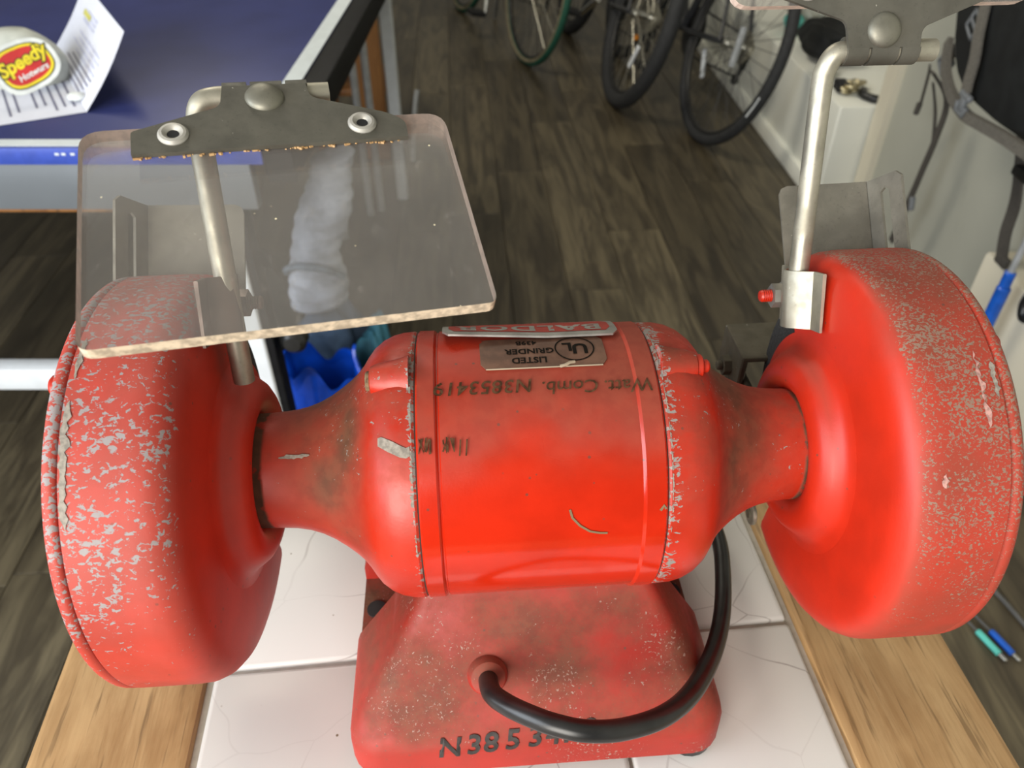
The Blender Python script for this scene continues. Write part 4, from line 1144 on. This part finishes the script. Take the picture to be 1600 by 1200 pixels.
bikelock((1.035, 2.385, .310))
bm = bmesh.new(); tube(bm, smooth_path([(0, 0, .014), (-.015, -.03, .014), (.005, -.065, .012), (.03, -.075, .012)], 5), [.012] * 15 + [.010], 10)
o = build('rubber_grip', bm, M['black_rubber'], angle=70); o.location = (1.062, 2.385, .310); tag(o, 'short black rubber grip beside the nickel chain lock', 'grip')
o = lump('tool_bag', (1.06, 2.76, .365), (.075, .14, .055), M['bag_black'], 'lumpy black tool bag lying on the white plinth', 'bag', 6)
bm = bmesh.new(); cyl(bm, (1.000, 2.52, .322), (.3, .6, .1), .014, .07, 16, .003); tag(build('bottle_cage_bolt', bm, M['chrome']), 'small shiny metal cylinder on the plinth next to the black tool bag', 'canister').name = 'metal_canister'
o = lump('teal_bottle', (1.02, 3.02, .352), (.035, .04, .042), M['teal'], 'teal plastic wrapper on the plinth behind the leaning bicycle', 'wrapper', 8); o.name = 'teal_wrapper'
o = lump('grey_cloth', (1.10, 3.15, .355), (.06, .09, .045), M['pouch'], 'pale grey rag on the plinth beside the teal wrapper', 'rag', 9)

# ------------------------------------------------------------------ backpack on the right wall
bp = empty('backpack', (1.0, 1.35, .55)); tag(bp, 'black backpack with grey straps and buckles hanging on the right wall', 'backpack')
bm = bmesh.new(); rings = []
NB = 22
for k in range(14):
    f = k / 13; x = .080 - .200 * f
    sc = 1 - .10 * max(0, (f - .6) / .4) ** 2 - (.04 if k == 0 else 0)
    ring = []
    for i in range(40):
        t = 2 * pi * i / 40; c, s = cos(t), sin(t)
        yy = .285 * math.copysign(abs(c) ** .7, c) * sc; zz = .33 * math.copysign(abs(s) ** .75, s) * sc
        zz = zz + .03 * (abs(c) ** 3 if s < 0 else 0)
        ring.append((x, yy + .085, .355 + zz))
    rings.append(ring)
loft(bm, rings); body = build('pack_body', bm, M['bag_black'], bp, angle=60)
def strap(pts, w, mat, name='strap', th=.0025, up=(1, 0, 0)):
    P = smooth_path(pts, 6); bm = bmesh.new(); rings = []
    for i, p in enumerate(P):
        d = (P[min(i + 1, len(P) - 1)] - P[max(i - 1, 0)]).normalized(); n = Vector(up); n = (n - d * n.dot(d)).normalized(); a = d.cross(n).normalized() * w / 2
        rings.append([p + a + n * th, p - a + n * th, p - a - n * th, p + a - n * th])
    loft(bm, rings); return build(name, bm, mat, bp, angle=50)
# all in backpack-local space (world minus (1, 1.35, .55))
def W2(x, y, z): return (x - 1.0, y - 1.35, z - .55)
strap([W2(.905, 1.700, .66), W2(.885, 1.640, .625), W2(.872, 1.565, .600), W2(.868, 1.486, .587), W2(.868, 1.415, .592), W2(.868, 1.33, .600), W2(.87, 1.2, .605)], .020, M['web_grey'], 'bottom_piping', .006)
strap([W2(.895, 1.545, .79), W2(.89, 1.579, .733), W2(.90, 1.625, .69), W2(.912, 1.68, .645), W2(.918, 1.715, .612)], .026, M['web_grey'], 'compression_strap')
strap([W2(.890, 1.485, .79), W2(.888, 1.520, .737), W2(.89, 1.556, .70), W2(.90, 1.62, .645)], .020, M['web_dark'], 'compression_strap')
strap([W2(.874, 1.560, .775), W2(.868, 1.535, .72), W2(.866, 1.515, .68), W2(.864, 1.505, .64), W2(.864, 1.500, .622)], .030, M['web_grey'], 'side_strap')
strap([W2(.945, 1.80, .565), W2(1.0, 1.80, .50), W2(1.0, 1.79, .42), W2(1.0, 1.80, .33), W2(1.0, 1.807, .27), W2(1.0, 1.83, .12)], .020, M['web_dark'], 'hanging_strap')
strap([W2(.955, 1.80, .54), W2(1.0, 1.83, .46), W2(1.005, 1.80, .39)], .008, M['web_dark'], 'hanging_strap')
strap([W2(.95, 1.83, .57), W2(.98, 1.88, .53), W2(1.0, 1.91, .45)], .006, M['web_dark'], 'drawcord')
strap([W2(.95, 1.42, .58), W2(1.0, 1.43, .44), W2(1.0, 1.415, .37), W2(1.0, 1.39, .315)], .034, M['web_dark'], 'hanging_strap')
bm = bmesh.new(); box(bm, W2(1.0, 1.389, .322), (.012, .040, .022), bev=.003); build('strap_end', bm, M['web_dark'], bp)
def buckle(loc, rot, s=1.0):
    Mx = Matrix.Translation(loc) @ Matrix.Rotation(rot, 4, 'X')
    bm = bmesh.new()
    box(bm, Mx @ Vector((0, 0, .012 * s)), (.010, .040 * s, .012 * s), Matrix.Rotation(rot, 4, 'X'), bev=.003)
    box(bm, Mx @ Vector((0, 0, -.004 * s)), (.010, .018 * s, .024 * s), Matrix.Rotation(rot, 4, 'X'), bev=.003)
    for q in (-1, 1): box(bm, Mx @ Vector((0, q * .015 * s, -.014 * s)), (.010, .008 * s, .022 * s), Matrix.Rotation(rot - q * .25, 4, 'X'), bev=.003)
    box(bm, Mx @ Vector((0, 0, -.020 * s)), (.010, .034 * s, .007 * s), Matrix.Rotation(rot, 4, 'X'), bev=.003)
    return build('buckle', bm, M['buckle'], bp)
buckle(W2(.862, 1.492, .607), .1)
def slider(loc, rot):
    bm = bmesh.new(); R_ = Matrix.Rotation(rot, 4, 'X')
    for z in (-.018, 0, .018): box(bm, Vector(loc) + R_ @ Vector((0, 0, z)), (.012, .042, .008), R_, bev=.003)
    for y in (-.018, .018): box(bm, Vector(loc) + R_ @ Vector((0, y, 0)), (.012, .008, .044), R_, bev=.003)
    return build('ladder_lock', bm, M['buckle'], bp)
slider(W2(.917, 1.705, .615), .6); slider(W2(.884, 1.585, .722), .5)
bm = bmesh.new(); cyl(bm, W2(1.0, 1.80, .262), (.1, -.2, -1), .007, .035, 12, .002); build('cord_end', bm, M['buckle'], bp)
bm = bmesh.new(); cyl(bm, W2(1.0, 1.915, .455), (0, .1, -1), .007, .03, 12, .002); build('cord_end', bm, M['web_dark'], bp)
bm = bmesh.new(); box(bm, W2(.93, 1.33, .535), (.03, .05, .02), bev=.004); build('base_clip', bm, M['black_rubber'], bp)

# ------------------------------------------------------------------ blue handled tool and clip by the second plinth
tl = empty('lopping_tool', (.95, 1.25, .16)); tag(tl, 'grey rod with a bright blue sleeve leaning by the lower cream ledge', 'tool')
def LT_(x, y, z): return (x - .95, y - 1.25, z - .16)
pA, pB = Vector(LT_(.95, 1.283, .262)), Vector(LT_(.95, 1.282, .355)); dv = (pB - pA).normalized()
bm = bmesh.new()
cyl(bm, Vector(LT_(.95, 1.283, .162)), dv, .0130, .165, 20, .003); cyl(bm, Vector(LT_(.95, 1.283, .325)), dv, .0105, .035, 20, .003); build('sleeve', bm, M['blue_plastic'], tl)
bm = bmesh.new(); cyl(bm, Vector(LT_(.95, 1.2825, .355)), Vector((0, -.03, 1)), .0065, .185, 14); build('rod', bm, M['pp_grey'], tl)
bm = bmesh.new(); cyl(bm, Vector(LT_(.95, 1.283, .004)), dv, .0085, .16, 14); build('rod', bm, M['blue_plastic'], tl)
bm = bmesh.new(); tube(bm, smooth_path([(0, 0, .14), (.0, -.02, .07), (.0, -.018, .02), (.0, .0, 0), (0, .014, .02), (0, .010, .05)], 5), .010, 10)
o = build('hook_clip', bm, M['black_rubber'], angle=70); o.location = (.965, 1.215, .300); tag(o, 'black plastic hook hanging beside the bright blue sleeve', 'hook')

# ------------------------------------------------------------------ audio cables on the floor at right
for nm, m, off, lab_ in (('audio_cable', M['blue_plastic'], 0.0, 'thin audio cable with a blue plug on the dark floor at right'), ('audio_cable', M['teal'], -.022, 'thin audio cable with a teal plug beside the blue one')):
    r = empty(nm, (.79 + off, .735, .006)); tag(r, lab_, 'cable', 'audio cables on the dark floor')
    d = Vector((.35, -.94, 0)).normalized()
    bm = bmesh.new(); cyl(bm, (0, 0, 0), d, .0055, .045, 14, .001); build('plug', bm, m, r)
    bm = bmesh.new(); cyl(bm, d * .045, d, .0035, .014, 12, .001); build('plug_tip', bm, M['chrome'], r)
    bm = bmesh.new(); tube(bm, smooth_path([(0, 0, 0), -d * .05 + Vector((0, 0, 0)), -d * .14 + Vector((.02, 0, -.002)), -d * .25 + Vector((.07, .01, -.003))], 6), .0022, 8); build('lead', bm, M['cable_grey'], r)
bm = bmesh.new(); tube(bm, smooth_path([(.86, .72, .004), (.84, .80, .004), (.81, .90, .004), (.85, 1.0, .004), (.93, 1.05, .004)], 6), .004, 8)
tag(build('trailing_wire', bm, M['cable_grey']), 'thin grey wire trailing along the dark floor under the right guard', 'wire')
